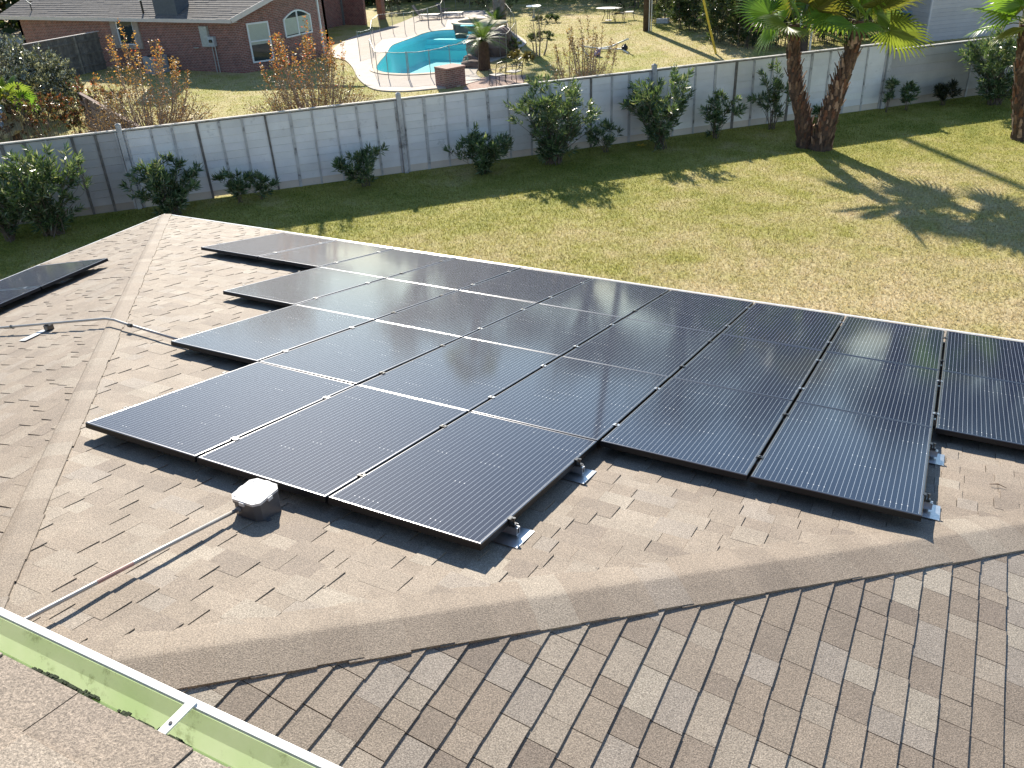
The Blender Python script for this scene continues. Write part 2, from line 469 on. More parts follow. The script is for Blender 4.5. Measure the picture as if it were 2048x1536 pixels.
MAT = dict(
    shingle=shingle_mat(), lawn=lawn_mat('lawn_turf'), blade=lawn_mat('lawn_blade'), cells=panel_mat(),
    water=water_mat(), net=net_mat(),
    frame=simple('black_anodised_frame', (0.20, 0.20, 0.21), 0.28, 0.95, 0.05),
    frame_side=simple('shaded_frame_side', (0.012, 0.012, 0.013), 0.45, 0.0, 0.05, spec=0.3),  # same black frame, colour darkened on the sides the sun misses
    backsheet=simple('panel_backsheet', (0.03, 0.03, 0.03), 0.6),
    alu=simple('mill_aluminium', (0.62, 0.63, 0.64), 0.32, 0.9, 0.08, 30),
    clampm=simple('clamp_dark_metal', (0.10, 0.10, 0.10), 0.35, 0.8, 0.1, 30),
    deck=simple('roof_deck', (0.07, 0.06, 0.055), 0.95, var=0.1),
    gut_w=simple('white_gutter_paint', (0.80, 0.80, 0.78), 0.35, 0, 0.04, 3),
    gut_g=gutter_mat(),
    moss=simple('gutter_moss', (0.03, 0.045, 0.02), 0.95, 0, 0.4, 60, 0.6),
    conduit=simple('galvanised_conduit', (0.40, 0.38, 0.36), 0.42, 0.25, 0.1, 12),
    redmark=simple('red_paint_smear', (0.42, 0.24, 0.21), 0.5),
    boxgrey=simple('grey_box_plastic', (0.10, 0.10, 0.105), 0.42, 0, 0.06, 20, 0.1, 200),
    boxlid=simple('grey_box_lid', (0.62, 0.62, 0.62), 0.30, 0, 0.05, 20),
    fencew=simple('whitewashed_fence', (0.80, 0.79, 0.77), 0.8, 0, 0.07, 1.7, 0.25, 40, 0.3, tint=True, dirt=((0.50, 0.49, 0.47), 2.2, 0.60)),
    batten=simple('peeling_batten', (0.52, 0.51, 0.50), 0.85, 0, 0.2, 3, 0.3, 40, 0.3, tint=True, dirt=((0.15, 0.145, 0.14), 4.0, 0.53)),
    fenceg=simple('grey_fence', (0.48, 0.46, 0.44), 0.85, 0, 0.10, 1.5, 0.25, 40, 0.3, tint=True, dirt=((0.33, 0.29, 0.26), 1.8, 0.62)),
    fenced=simple('weathered_fence_batten', (0.17, 0.155, 0.14), 0.85, 0, 0.35, 6, 0.3, 50),
    cap=simple('fence_cap_board', (0.50, 0.47, 0.42), 0.85, 0, 0.3, 3, 0.4, 40, dirt=((0.14, 0.13, 0.11), 3.5, 0.57)),
    darkwood=simple('weathered_cedar', (0.16, 0.145, 0.125), 0.85, 0, 0.35, 4, 0.3, 50, tint=True),
    brownwood=simple('brown_cedar', (0.19, 0.125, 0.095), 0.85, 0, 0.25, 4, 0.3, 50, tint=True),
    brick=brick_mat('red_brick', (0.27, 0.095, 0.072), (0.165, 0.066, 0.055), (0.33, 0.26, 0.23)),
    pierbrick=brick_mat('pier_brick', (0.26, 0.125, 0.10), (0.16, 0.08, 0.065), (0.34, 0.29, 0.26)),
    piercap=simple('pier_cap_brick', (0.40, 0.25, 0.20), 0.85, 0, 0.2, 9),
    trim=simple('cream_trim', (0.60, 0.54, 0.50), 0.6, 0, 0.06, 3),
    vinyl=simple('white_window_frame', (0.72, 0.73, 0.74), 0.45, 0, 0.05, 5),
    blind=simple('window_blind', (0.45, 0.47, 0.40), 0.7, 0, 0.06, 5),
    glassd=simple('dark_window_glass', (0.03, 0.045, 0.05), 0.06, 0, 0.1, 2),
    troof=simple('neighbour_shingle', (0.15, 0.135, 0.125), 0.85, 0, 0.25, 6, 0.4, 90),
    door=simple('grey_door', (0.16, 0.18, 0.18), 0.5),
    metalgrey=simple('painted_utility_metal', (0.42, 0.44, 0.42), 0.5, 0.1),
    acm=simple('condenser_metal', (0.34, 0.37, 0.40), 0.5, 0.2),
    deckc=simple('pool_deck_concrete', (0.50, 0.43, 0.36), 0.85, 0, 0.10, 2.0, 0.3, 60, dirt=((0.42, 0.33, 0.27), 0.8, 0.60)),
    coping=simple('pool_coping', (0.56, 0.46, 0.34), 0.8, 0, 0.15, 5, 0.3, 40),
    plaster=simple('pool_plaster', (0.36, 0.95, 0.98), 0.7, 0, 0.04, 1.0),
    street=simple('concrete_drive', (0.66, 0.55, 0.40), 0.9, 0, 0.08, 0.5),
    pave=simple('red_brick_paving', (0.36, 0.24, 0.19), 0.9, 0, 0.2, 6, 0.4, 30),
    rock=simple('waterfall_rock', (0.20, 0.14, 0.115), 0.9, 0, 0.35, 2.2, 1.0, 14),
    boulder=simple('pale_boulder', (0.42, 0.38, 0.24), 0.9, 0, 0.25, 3, 0.8, 14),
    iron=simple('black_iron', (0.02, 0.02, 0.02), 0.4, 0.4),
    grey_rail=simple('grey_fence_post', (0.30, 0.30, 0.29), 0.45, 0.3),
    sling=simple('chaise_sling', (0.10, 0.10, 0.105), 0.8),
    seatgrey=simple('grey_seat', (0.07, 0.07, 0.07), 0.7),
    tabletop=simple('pale_table_top', (0.62, 0.57, 0.52), 0.6),
    whitepvc=simple('white_painted_pipe', (0.78, 0.77, 0.72), 0.5),
    polewood=simple('creosote_pole', (0.075, 0.055, 0.045), 0.9, 0, 0.4, 5, 0.5, 30),
    yellow=simple('yellow_guy_guard', (0.62, 0.46, 0.05), 0.5),
    siding=simple('grey_shed_siding', (0.50, 0.49, 0.50), 0.75, 0, 0.06, 2, tint=True),
    bluebin=simple('blue_plastic', (0.03, 0.07, 0.16), 0.5, 0, 0.15, 4),
    bluelid=simple('pale_blue_lid', (0.30, 0.45, 0.58), 0.5),
    bark=simple('shrub_bark', (0.14, 0.11, 0.085), 0.9, 0, 0.3, 8),
    barkpale=simple('crape_myrtle_bark', (0.30, 0.225, 0.165), 0.8, 0, 0.3, 8),
    palmbark=simple('palm_trunk_fibre', (0.135, 0.088, 0.062), 0.95, 0, 0.4, 8, 0.8, 30, tint=True),
    greytrunk=simple('grey_palm_trunk', (0.24, 0.20, 0.175), 0.95, 0, 0.35, 5, 0.8, 20),
    leafgloss=leaf_mat('glossy_leaf', 0.30, 0.35, 0.7),
    leafglint=leaf_mat('glint_leaf', 0.22, 0.2, 1.0),
    leafsoft=leaf_mat('soft_leaf', 0.5, 0.42, 0.4),
    frond=leaf_mat('palm_frond', 0.38, 0.52, 0.5),
    soil=simple('dark_soil', (0.06, 0.05, 0.04), 0.95, 0, 0.3, 4),
    twig=simple('dry_twig', (0.24, 0.17, 0.11), 0.9),
    plasticblue=simple('blue_white_plastic', (0.35, 0.48, 0.66), 0.4),
    stucco=simple('beige_wall', (0.46, 0.40, 0.33), 0.9, 0, 0.05, 2),
)

# ------------------------------------------------------------------ roof geometry of the own house
T = math.tan(SLOPE); CS, SN = math.cos(SLOPE), math.sin(SLOPE)
OFF = -0.110                                   # shingle surface below the panel plane
ZR = OFF / CS                                  # main plane: z = ZR - y*T
HIP1 = -3.29                                   # plan: x + y = HIP1
HIP2 = 0.55                                    # plan: x - y = HIP2
EY = 6.83                                      # far eave
APX, APY = (HIP1 + HIP2) / 2, (HIP1 - HIP2) / 2
EX1, EX2 = HIP1 - EY, HIP2 + EY                # eaves of the two end faces
ZE = ZR - EY * T


def z_main(y): return ZR - y * T
def z_left(x): return ZR - (HIP1 - x) * T
def z_near(x): return ZR - (x - HIP2) * T


ROOF_R = np.stack([(1, 0, 0), (0, CS, -SN), (0, SN, CS)], 1)       # panel axes on the main face


def set_uv(o):
    me = o.data
    uv = me.uv_layers.new(name='UVMap')
    for p in me.polygons:
        n = p.normal
        if abs(n.z) < 0.7:
            t = Vector((-n.y, n.x, 0)).normalized()
            for li in p.loop_indices:
                co = me.vertices[me.loops[li].vertex_index].co
                uv.data[li].uv = (co.dot(t), co.z)
        else:
            for li in p.loop_indices:
                co = me.vertices[me.loops[li].vertex_index].co
                uv.data[li].uv = (co.x, co.y)
    return o


def clip_poly(poly, clip):                       # both convex, clip counter-clockwise
    out = poly
    for i in range(len(clip)):
        a, b = clip[i], clip[(i + 1) % len(clip)]
        inp, out = out, []
        if not inp:
            return []

        def side(p): return (b[0] - a[0]) * (p[1] - a[1]) - (b[1] - a[1]) * (p[0] - a[0])
        for j in range(len(inp)):
            p, q = inp[j], inp[(j + 1) % len(inp)]
            sp, sq = side(p), side(q)
            if sp >= 0:
                out.append(p)
            if (sp >= 0) != (sq >= 0):
                t = sp / (sp - sq)
                out.append((p[0] + t * (q[0] - p[0]), p[1] + t * (q[1] - p[1])))
    return out


# ------------------------------------------------------------------ ground
def smooth_loop(pts, n=6):
    out = []
    k = len(pts)
    for i in range(k):
        p0, p1, p2, p3 = [np.asarray(pts[(i + j - 1) % k][:2], float) for j in range(4)]
        for s in range(n):
            t = s / n
            out.append(0.5 * ((2 * p1) + (-p0 + p2) * t + (2 * p0 - 5 * p1 + 4 * p2 - p3) * t * t + (-p0 + 3 * p1 - 3 * p2 + p3) * t ** 3))
    return out


def ring_poly(outer, hole, z):
    polys = [[Vector((p[0], p[1], 0)) for p in outer], [Vector((p[0], p[1], 0)) for p in hole]]
    tris = tessellate_polygon(polys)
    vs = [(p.x, p.y, z) for pl in polys for p in pl]
    fs = []
    for t in tris:
        a, b, c = [Vector(vs[i]) for i in t]
        fs.append(tuple(t) if (b - a).cross(c - a).z > 0 else tuple(reversed(t)))
    return vs, fs


def area2(p): return sum(p[i][0] * p[(i + 1) % len(p)][1] - p[(i + 1) % len(p)][0] * p[i][1] for i in range(len(p)))
def ccw(p): return list(p) if area2(p) > 0 else list(reversed(p))


pool_px = [(753, 141), (762, 146), (778, 149), (812, 150.5), (850, 149), (882, 146), (912, 140), (934, 130), (946, 112), (954, 96), (958, 82),
           (954, 71), (935, 64), (905, 62), (876, 63.5), (850, 68.5), (825, 78), (800, 87), (783, 95), (772, 112), (758, 129)]
POOL = ccw(smooth_loop([gp(*p) for p in pool_px], 4))
pc = np.mean(POOL, 0)


def offset_loop(loop, d):
    out = []
    k = len(loop)
    for i in range(k):
        t = np.asarray(loop[(i + 1) % k]) - np.asarray(loop[i - 1]); t /= np.linalg.norm(t)
        out.append(np.asarray(loop[i]) + d * np.array([t[1], -t[0]]))
    return out


COPE = offset_loop(POOL, 0.33)
GRND = offset_loop(POOL, 0.16)
mb = MB(); vs, fs = ring_poly([(-260, -160), (260, -160), (260, 360), (-260, 360)], GRND, ZG); mb.add(vs, fs)
lawn = kind(mb.build('lawn', MAT['lawn'], tint=True), 'structure')

# pool shell, water, coping and deck
mb = MB(); k = len(POOL); zw, zb = ZG - 0.10, ZG - 1.35
FLOOR = offset_loop(POOL, -0.35)
mb.add([(p[0], p[1], ZG + 0.05) for p in POOL] + [(p[0], p[1], zb) for p in FLOOR],
       [(i, (i + 1) % k, k + (i + 1) % k, k + i)[::-1] for i in range(k)] + [tuple(range(k, 2 * k))])
pool = thing('swimming_pool', 'curved swimming pool of bright turquoise water with tan coping', 'pool', (pc[0], pc[1], ZG))
org = np.array((pc[0], pc[1], ZG))
mb.build('basin', MAT['plaster'], pool, origin=org)
mb = MB().add([(p[0], p[1], zw) for p in POOL], [tuple(range(k))]); mb.build('water', MAT['water'], pool, origin=org)
mb = MB(); mb.add([(p[0], p[1], ZG + 0.085) for p in POOL] + [(p[0], p[1], ZG + 0.085) for p in COPE] + [(p[0], p[1], ZG - 0.02) for p in COPE] + [(p[0], p[1], ZG - 0.06) for p in POOL],
                  [f for i in range(k) for j in [(i + 1) % k] for f in [(i, k + i, k + j, j)[::-1], (k + i, 2 * k + i, 2 * k + j, k + j)[::-1], (3 * k + i, i, j, 3 * k + j)[::-1]]])
mb.build('coping', MAT['coping'], pool, origin=org)
mb = MB()                                          # entry steps in the far shallow end
for s, dz in ((0.0, 0.30), (0.35, 0.55), (0.7, 0.8)):
    a, b = gp(872, 66), gp(928, 66)
    c0 = (a + b) / 2 + np.array([0.25, -1.0, 0]) * (0.3 + s); dd = unit((b - a)[:2])
    Rz = np.array([[dd[0], -dd[1], 0], [dd[1], dd[0], 0], [0, 0, 1]])
    mb.box((c0[0], c0[1], (ZG - dz + zb) / 2), (3.4, 0.5, ZG - dz - zb), Rz)
mb.build('entry_steps', MAT['plaster'], pool, origin=org)

deck_px = [(660, 112), (690, 122), (706, 138), (716, 158), (738, 176), (765, 183), (812, 184), (868, 179), (905, 176), (948, 166), (962, 160), (952, 148), (966, 132),
           (1010, 115), (1048, 92), (1050, 82), (1020, 60), (1005, 30), (960, 22), (905, 27), (840, 32), (800, 47), (760, 60), (720, 70), (680, 88)]
DECK = ccw(smooth_loop([gp(*p) for p in deck_px], 3))
HOLE = offset_loop(POOL, 0.30)
vs, fs = ring_poly(DECK, HOLE, ZG + 0.05)
nD = len(DECK)
mb = MB().add(vs, fs).add([(p[0], p[1], ZG + 0.05) for p in DECK] + [(p[0], p[1], ZG - 0.1) for p in DECK], [(i, nD + i, nD + (i + 1) % nD, (i + 1) % nD) for i in range(nD)])
kind(mb.build('pool_deck', MAT['deckc']), 'structure')
pv = ccw([gp(*p)[:2] for p in [(925, 178), (955, 158), (1000, 150), (1052, 152), (1045, 172), (1000, 180), (950, 190)]])
kind(MB().prism(pv, ZG - 0.1, ZG + 0.03).build('brick_paving', MAT['pave']), 'structure')
st = ccw([gp(*p)[:2] for p in [(-120, 118), (60, 96), (75, 60), (60, 18), (40, -20), (-160, -20)]])
kind(MB().prism(st, ZG - 0.1, ZG + 0.03).build('driveway', MAT['street']), 'structure')


# ------------------------------------------------------------------ own house: roofs with shingles
house = thing('hip_roof_house', 'house with brown shingled hip roof carrying the solar panels', 'house', (0, 0, 0))
TINTS = [((0.335, 0.280, 0.228), 5), ((0.300, 0.246, 0.198), 4), ((0.270, 0.222, 0.182), 2.5), ((0.372, 0.322, 0.268), 3), ((0.415, 0.370, 0.312), 1.2), ((0.240, 0.196, 0.163), 1.0), ((0.345, 0.305, 0.268), 2)]


MEANT = np.array((0.305, 0.246, 0.190))


def pick_tint(con=1.0):
    t = random.choices([a for a, _ in TINTS], [b for _, b in TINTS])[0]
    g = random.uniform(0.95, 1.05)
    return tuple((np.array(t) * np.array((.93, .915, .88)) * con + MEANT * (1 - con)) * g)


PANEL_W, PANEL_L, PITCH_X, PITCH_V = 0.990, 1.6195, 1.01, 1.6295
ROWS = [(4, 7), (3, 9), (2, 10), (0, 10)]
ALL_TABS = []                                     # (apparent size, part, verts, faces, tint)


def under_panel(P):
    v = (P[1] * CS - P[2] * SN)
    for r, (c0, c1) in enumerate(ROWS):
        if r * PITCH_V - 0.1 < v < (r + 1) * PITCH_V + .05 and (c0 - 7) * PITCH_X < P[0] < (c1 - 7) * PITCH_X - 0.1:
            return True
    return False


def shingle_face(part, O, U, V, poly, expo=0.143, wmin=0.10, wmax=0.27, droop=0.0, hide=None, con=1.0, even=False):
    O, U, V = [np.asarray(a, float) for a in (O, U, V)]
    Wn = np.cross(U, V)
    if Wn[2] < 0:
        Wn = -Wn
    flip = np.dot(np.cross(U, V), Wn) < 0
    vmax = max(p[1] for p in poly)
    poly = ccw(poly)
    j = 0
    while j * expo < vmax:
        v0, v1 = j * expo, (j + 1) * expo + 0.025
        us = [p[0] for p in clip_poly([(-99, v0), (99, v0), (99, v1), (-99, v1)], poly)]
        j += 1
        if not us:
            continue
        u, umax = min(us) - random.uniform(0, 0.3), max(us)
        proud = random.random() < .5
        while u < umax:
            w = random.uniform(wmin, wmax)
            th = random.uniform(0.0100, 0.0125) if proud else random.uniform(0.0045, 0.0065)
            gap = random.choice((0.001, 0.002, 0.003, 0.0045))
            jit = random.uniform(-0.004, 0.004)
            if even:
                th, gap, jit = random.uniform(0.0105, 0.0125), random.choice((.001, .003, .004, .005, .0055)), random.uniform(-.0025, .0025)
            if v0 < 1e-6:
                jit = 0.0
            quad = [(u + gap / 2, v0 + jit), (u + w - gap / 2, v0 + jit + random.uniform(-.002, .002)), (u + w - gap / 2, v1), (u + gap / 2, v1)]
            quad = clip_poly(quad, poly)
            u += w; proud = not proud if random.random() < .85 else proud
            if len(quad) < 3:
                continue
            strips = [quad]
            if droop and j == 1:
                strips = [s for s in (clip_poly(quad, [(-99, a), (99, a), (99, b), (-99, b)]) for a, b in ((-.1, .03), (.03, .06), (.06, .09), (.09, .13), (.13, 1))) if len(s) >= 3]
            tint = pick_tint(con); vs, fs = [], []
            for q in strips:
                n = len(q)

                def hh(p):
                    h = th + ((0.0015 if even else .5 * th) - th) * min(1, max(0, (p[1] - v0) / (v1 - v0)))
                    if droop and p[1] < 0.15:
                        h -= droop * (1 - max(p[1], 0) / 0.15) ** 2
                    return h
                o = len(vs)
                vs += [O + U * p[0] + V * p[1] + Wn * hh(p) for p in q] + [O + U * p[0] + V * p[1] + Wn * (hh(p) - th - 0.004) for p in q]
                top = tuple(range(o, o + n)); bot = tuple(range(o + 2 * n - 1, o + n - 1, -1))
                sd = [(o + a, o + n + a, o + n + (a + 1) % n, o + (a + 1) % n) for a in range(n)]
                if flip:
                    top, bot, sd = top[::-1], bot[::-1], [f[::-1] for f in sd]
                fs += [top, bot] + sd
            c = np.mean(vs, 0); x, y, z = project(c)
            vis = 0.0
            if z > 0.3 and -20 < x < 2068 and 0 < y < 1556 and not (hide and hide(c)):
                pp = [project(p)[:2] for p in vs[:len(strips[0])]]
                vis = abs(area2(pp))
            ALL_TABS.append((vis, part, vs, fs, tint))


def deck_part(name, pts, drop=0.014):
    pts = [np.asarray(p, float) for p in pts]
    n = np.cross(pts[1] - pts[0], pts[2] - pts[0]); n /= np.linalg.norm(n)
    if n[2] < 0:
        n = -n; pts = pts[::-1]
    k = len(pts)
    vs = [p - n * drop for p in pts] + [p - n * (drop + 0.12) for p in pts]
    fs = [tuple(range(k)), tuple(range(2 * k - 1, k - 1, -1))] + [(i, k + i, k + (i + 1) % k, (i + 1) % k) for i in range(k)]
    return MB().add(vs, fs).build(name, MAT['deck'], house)


DR = 0.006                                          # shingle base lies this far below the nominal surface
YB = -5.0
apex = np.array((APX, APY, z_main(APY)))
main_deck = deck_part('main_roof_face', [(EX1, EY, ZE), (EX2, EY, ZE), apex])
left_deck = deck_part('left_roof_face', [(EX1, EY, ZE), apex, (APX, YB, apex[2]), (EX1, YB, ZE)])
near_deck = deck_part('right_roof_face', [(EX2, EY, ZE), (EX2, YB, ZE), (APX, YB, apex[2]), apex])
Lr = (EY - APY) / CS
shingle_face(main_deck, (0, EY, ZE - DR), (1, 0, 0), (0, -CS, SN), [(EX1, 0), (EX2, 0), (APX, Lr)], hide=under_panel, con=0.62)


def hide_left(c):
    return (-9.45 < c[0] < -7.75 and 1.9 < c[1] < 4.0)


def under_upper(c):
    return c[1] < -2.25


shingle_face(left_deck, (EX1, 0, ZE - DR), (0, 1, 0), (CS, 0, SN), [(EY, 0), (APY, Lr), (YB, Lr), (YB, 0)], hide=lambda c: hide_left(c) or under_upper(c), con=0.45)
shingle_face(near_deck, (EX2, 0, ZE - DR), (0, 1, 0), (-CS, 0, SN), [(EY, 0), (APY, Lr), (YB, Lr), (YB, 0)], expo=0.143, wmin=0.11, wmax=0.27, hide=under_upper, con=0.85, even=True)
# upper roof over the camera's own eave
UY, UZ = -2.182, 1.340
upper_deck = deck_part('upper_roof_face', [(-7, UY + .004, UZ), (6, UY + .004, UZ), (6, UY - 2.6, UZ + 2.6 * T), (-7, UY - 2.6, UZ + 2.6 * T)], 0.030)
shingle_face(upper_deck, (0, UY + 0.004, UZ - DR), (1, 0, 0), (0, -CS, SN), [(-7, 0), (6, 0), (6, 2.6), (-7, 2.6)], droop=-0.004, con=0.45)

ALL_TABS.sort(key=lambda a: -a[0])
for vis, part, vs, fs, tint in ALL_TABS[:296]:
    MB().add(vs, fs, tint).build('shingle', MAT['shingle'], part, tint=True)
rest = {}
for vis, part, vs, fs, tint in ALL_TABS[296:]:
    rest.setdefault(part.name, (part, MB()))[1].add(vs, fs, tint)
for part, mbx in rest.values():
    kind(mbx.build('shingle_field', MAT['shingle'], part, tint=True), 'stuff')


def hip_caps(a, b, side_z, hw, parent, expo=0.205, flat=False):   # a low corner, b apex; side_z drop per metre of plan offset
    a, b = np.asarray(a, float), np.asarray(b, float)
    L = np.linalg.norm(b - a); d = (b - a) / L
    e = np.array([d[1], -d[0], 0]); e /= np.linalg.norm(e)
    n = int(L / expo)
    for k in range(n):
        s0, s1 = k * expo - (0.0 if k else 0.0), min(L, (k + 1) * expo + 0.07)
        hwk = hw + random.uniform(-.008, .008); th = random.uniform(0.0085, 0.010) if flat else random.uniform(0.0105, 0.0135)
        hw2 = .060 if flat else hwk
        offs = [-hwk, -0.09, -0.030, -0.012, 0.0, 0.012, 0.030, .7 * hw2, hw2]
        vs = []
        for s, up in ((s0, th), (s1, 0.0075 if flat else 0.0075)):
            for o in offs:
                vs.append(a + d * s + e * o + np.array((0, 0, (up + 0.002 if o < .05 else max(0, up * (hw2 - o) / (hw2 - .05)) + .0015) - math.hypot(o, 0.010) * side_z)))
        m_ = len(offs)
        vs += [v - np.array((0, 0, 0.022)) for v in vs[:2 * m_]]
        fs = []
        for i in range(m_ - 1):
            fs.append((i, i + 1, m_ + i + 1, m_ + i)); fs.append((2 * m_ + i, 3 * m_ + i, 3 * m_ + i + 1, 2 * m_ + i + 1))
            fs.append((i, 2 * m_ + i, 2 * m_ + i + 1, i + 1))
        fs += [(0, m_, 3 * m_, 2 * m_), (m_ - 1, 3 * m_ - 1, 4 * m_ - 1, 2 * m_ - 1)]
        t = tuple(x * (.94 if flat else .95) for x in pick_tint(.5 if flat else .5))
        o = MB().add(vs, fs, t).build('hip_cap', MAT['shingle'], parent, tint=True)


hip_caps((EX1, EY, ZE), apex, T / math.sqrt(2), 0.115, main_deck, flat=True)
hip_caps((EX2, EY, ZE), apex, T / math.sqrt(2), 0.185, near_deck)

# walls, soffits, drip edges and gutters
mb = MB(); i_ = 0.45
mb.prism(ccw([(EX1 + i_, EY - i_), (EX2 - i_, EY - i_), (EX2 - i_, YB), (EX1 + i_, YB)]), ZG - 0.1, ZE - 0.16)
set_uv(mb.build('wall', MAT['brick'], house))
mb = MB().box((0, UY - 1.55, 0.75), (12.5, 2.0, 1.02)); set_uv(mb.build('upper_wall', MAT['brick'], house))


def gutter(name, a, b, out, mat_in, lip=0.018, w=0.125, h=0.12, parent=house):
    # a->b along the eave at lip height; out = horizontal outward direction
    a, b, out = np.asarray(a, float), np.asarray(b, float), np.asarray(out, float)
    z = np.array((0, 0, 1.0))
    prof = [(0.0, 0.02), (0.0, -h), (w * .62, -h), (w * .80, -h * .55), (w * .97, -h * .30), (w, -0.012), (w, 0.0)]
    lipp = [(w, -0.014), (w + .003, 0.002), (w - 0.002, 0.006), (w - lip, 0.005), (w - lip, -0.006)]
    outp = [(p[0] + .003, p[1] - .004) for p in prof]
    for nm, pr, mt in (('gutter_trough', prof, mat_in), ('gutter_face', outp, MAT['gut_w']), ('gutter_lip', lipp, MAT['gut_w'])):
        if nm == 'gutter_face' and mat_in is MAT['gut_g']:
            continue
        vs = [P + out * q[0] + z * q[1] for P in (a, b) for q in pr]; k = len(pr)
        fs = [(i, i + 1, k + i + 1, k + i) for i in range(k - 1)]
        MB().add(vs, fs).build(nm, mt, parent)


GL = 1.30
gut_y = -2.196
gutter('gutter', (-7, gut_y, GL), (6, gut_y, GL), (0, 1, 0), MAT['gut_g'], w=0.143)
gutter('gutter', (EX1 - .02, EY + .01, ZE - .045), (EX2, EY + .01, ZE - .045), (0, 1, 0), MAT['gut_w'])
gutter('gutter', (EX1 - .01, EY + .12, ZE - .045), (EX1 - .01, YB, ZE - .045), (-1, 0, 0), MAT['gut_g'])
# hanger strap across the trough
hp0, hp1 = on_plane(388, 1408, (0, 0, 1), (0, 0, GL + .004)), None
hx = hp0[0] - 0.004
mb = MB().box((hx, gut_y + 0.068, GL + 0.0085), (0.024, 0.136, 0.004)); mb.build('gutter_hanger', MAT['gut_w'], house)
MB().lathe([(0.0045, 0), (0.0045, .002)], (hx, gut_y + 0.066, GL + .0105), 8).build('hanger_screw', MAT['clampm'], house)
mb = MB()
for kx in range(520):
    x = random.uniform(-0.6, 1.6)
    if math.sin(x * 7.0) + math.sin(x * 17 + 1) + .6 * math.sin(x * 41) < 0.25:
        continue
    mb.box((x, gut_y + 0.0575 + random.gauss(0, .0022) + .002 * math.sin(x * 13), GL - 0.031 + random.uniform(-.002, .002)), (random.uniform(.006, .022), random.uniform(.003, .008), random.uniform(.002, .005)))
MB().box((-.5, gut_y + 0.033, GL - .036), (13, .058, .004)).build('gutter_shelf', MAT['gut_g'], house)
kind(mb.build('moss', MAT['moss'], house), 'stuff')
print('roof tabs', len(ALL_TABS))


# ------------------------------------------------------------------ solar panels
def panel_meshes():
    w, l = PANEL_W / 2, PANEL_L / 2
    r = 0.005
    prof = [(0.028, -0.040), (0.0, -0.040), (0.0, -r)] + [(r - r * math.cos(a), -r + r * math.sin(a)) for a in (R_(22), R_(45), R_(68))] + [(r, 0.0), (0.0115, 0.0005), (0.0145, -0.0007), (0.0155, -0.0022)]
    vs, fs = [], []
    for o, z in prof:
        vs += [(-w + o, -l + o, z), (w - o, -l + o, z), (w - o, l - o, z), (-w + o, l - o, z)]
    for i in range(len(prof) - 1):
        for k in range(4):
            k2 = (k + 1) % 4
            fs.append((i * 4 + k, i * 4 + k2, (i + 1) * 4 + k2, (i + 1) * 4 + k))
    fr = bpy.data.meshes.new('panel_frame'); fr.from_pydata(vs, [], fs); fr.update()
    fr.materials.append(MAT['frame']); fr.materials.append(MAT['frame_side'])
    fr.polygons.foreach_set('material_index', [1 if i // 4 < 2 else 0 for i in range(len(fs))])
    # each side of the frame is its own smooth strip
    sm = [3 <= i // 4 <= 8 for i in range(len(fs))]; fr.polygons.foreach_set('use_smooth', sm)
    i_ = 0.0152
    gl = bpy.data.meshes.new('panel_glass'); gl.from_pydata([(-w + i_, -l + i_, -.002), (w - i_, -l + i_, -.002), (w - i_, l - i_, -.002), (-w + i_, l - i_, -.002),
                                                            (-w + i_, -l + i_, -.007), (w - i_, -l + i_, -.007), (w - i_, l - i_, -.007), (-w + i_, l - i_, -.007)], [],
                                                           [(0, 1, 2, 3), (7, 6, 5, 4)]); gl.update()
    gl.materials.append(MAT['cells'])
    jb = MB().box((0, l - 0.12, -0.018), (0.10, 0.10, 0.02)); jm = bpy.data.meshes.new('panel_junction'); jm.from_pydata(jb.v, [], jb.f); jm.materials.append(MAT['backsheet'])
    return fr, gl, jm


FRAME_ME, GLASS_ME, JUNC_ME = panel_meshes()


def split_mitre(me):                              # keep the mitred corners crisp
    import bmesh
    bm = bmesh.new(); bm.from_mesh(me)
    es = [e for e in bm.edges if abs(abs(e.verts[0].co.x) - abs(e.verts[1].co.x)) > 1e-6 and abs(abs(e.verts[0].co.y) - abs(e.verts[1].co.y)) > 1e-6]
    bmesh.ops.split_edges(bm, edges=es); bm.to_mesh(me); bm.free()


split_mitre(FRAME_ME)
ORD = ['first', 'second', 'third', 'fourth', 'fifth', 'sixth', 'seventh', 'eighth', 'ninth', 'tenth']
ROWNAME = ['the three-panel row by the junction box', 'the six-panel row', 'the row next to the eave row', 'the row along the lawn-side eave']


def solar_panel(center, R, label, group):
    t = thing('solar_panel', label, 'solar panel', center, R, group)
    for nm, me in (('frame', FRAME_ME), ('glass', GLASS_ME), ('junction_box', JUNC_ME)):
        o = bpy.data.objects.new(nm, me); COL.objects.link(o); o.parent = t
    return t


def roof_pt(u, v, w=0.0):
    return ROOF_R @ np.array((u, v, w))


for r, (c0, c1) in enumerate(ROWS):
    for c in range(c0, c1):
        u, v = (c - 7 + 0.5) * PITCH_X, (r + 0.5) * PITCH_V
        tilt = np.eye(3)
        rx, ry = random.uniform(-.0035, .0035), random.uniform(-.0035, .0035)
        tilt = np.array([[1, 0, ry], [0, 1, -rx], [-ry, rx, 1]])
        solar_panel(roof_pt(u, v, random.uniform(-.001, .001)), ROOF_R @ tilt, 'black solar panel, %s from the left hip in %s' % (ORD[c - c0], ROWNAME[r]), 'solar panels on the main roof face')


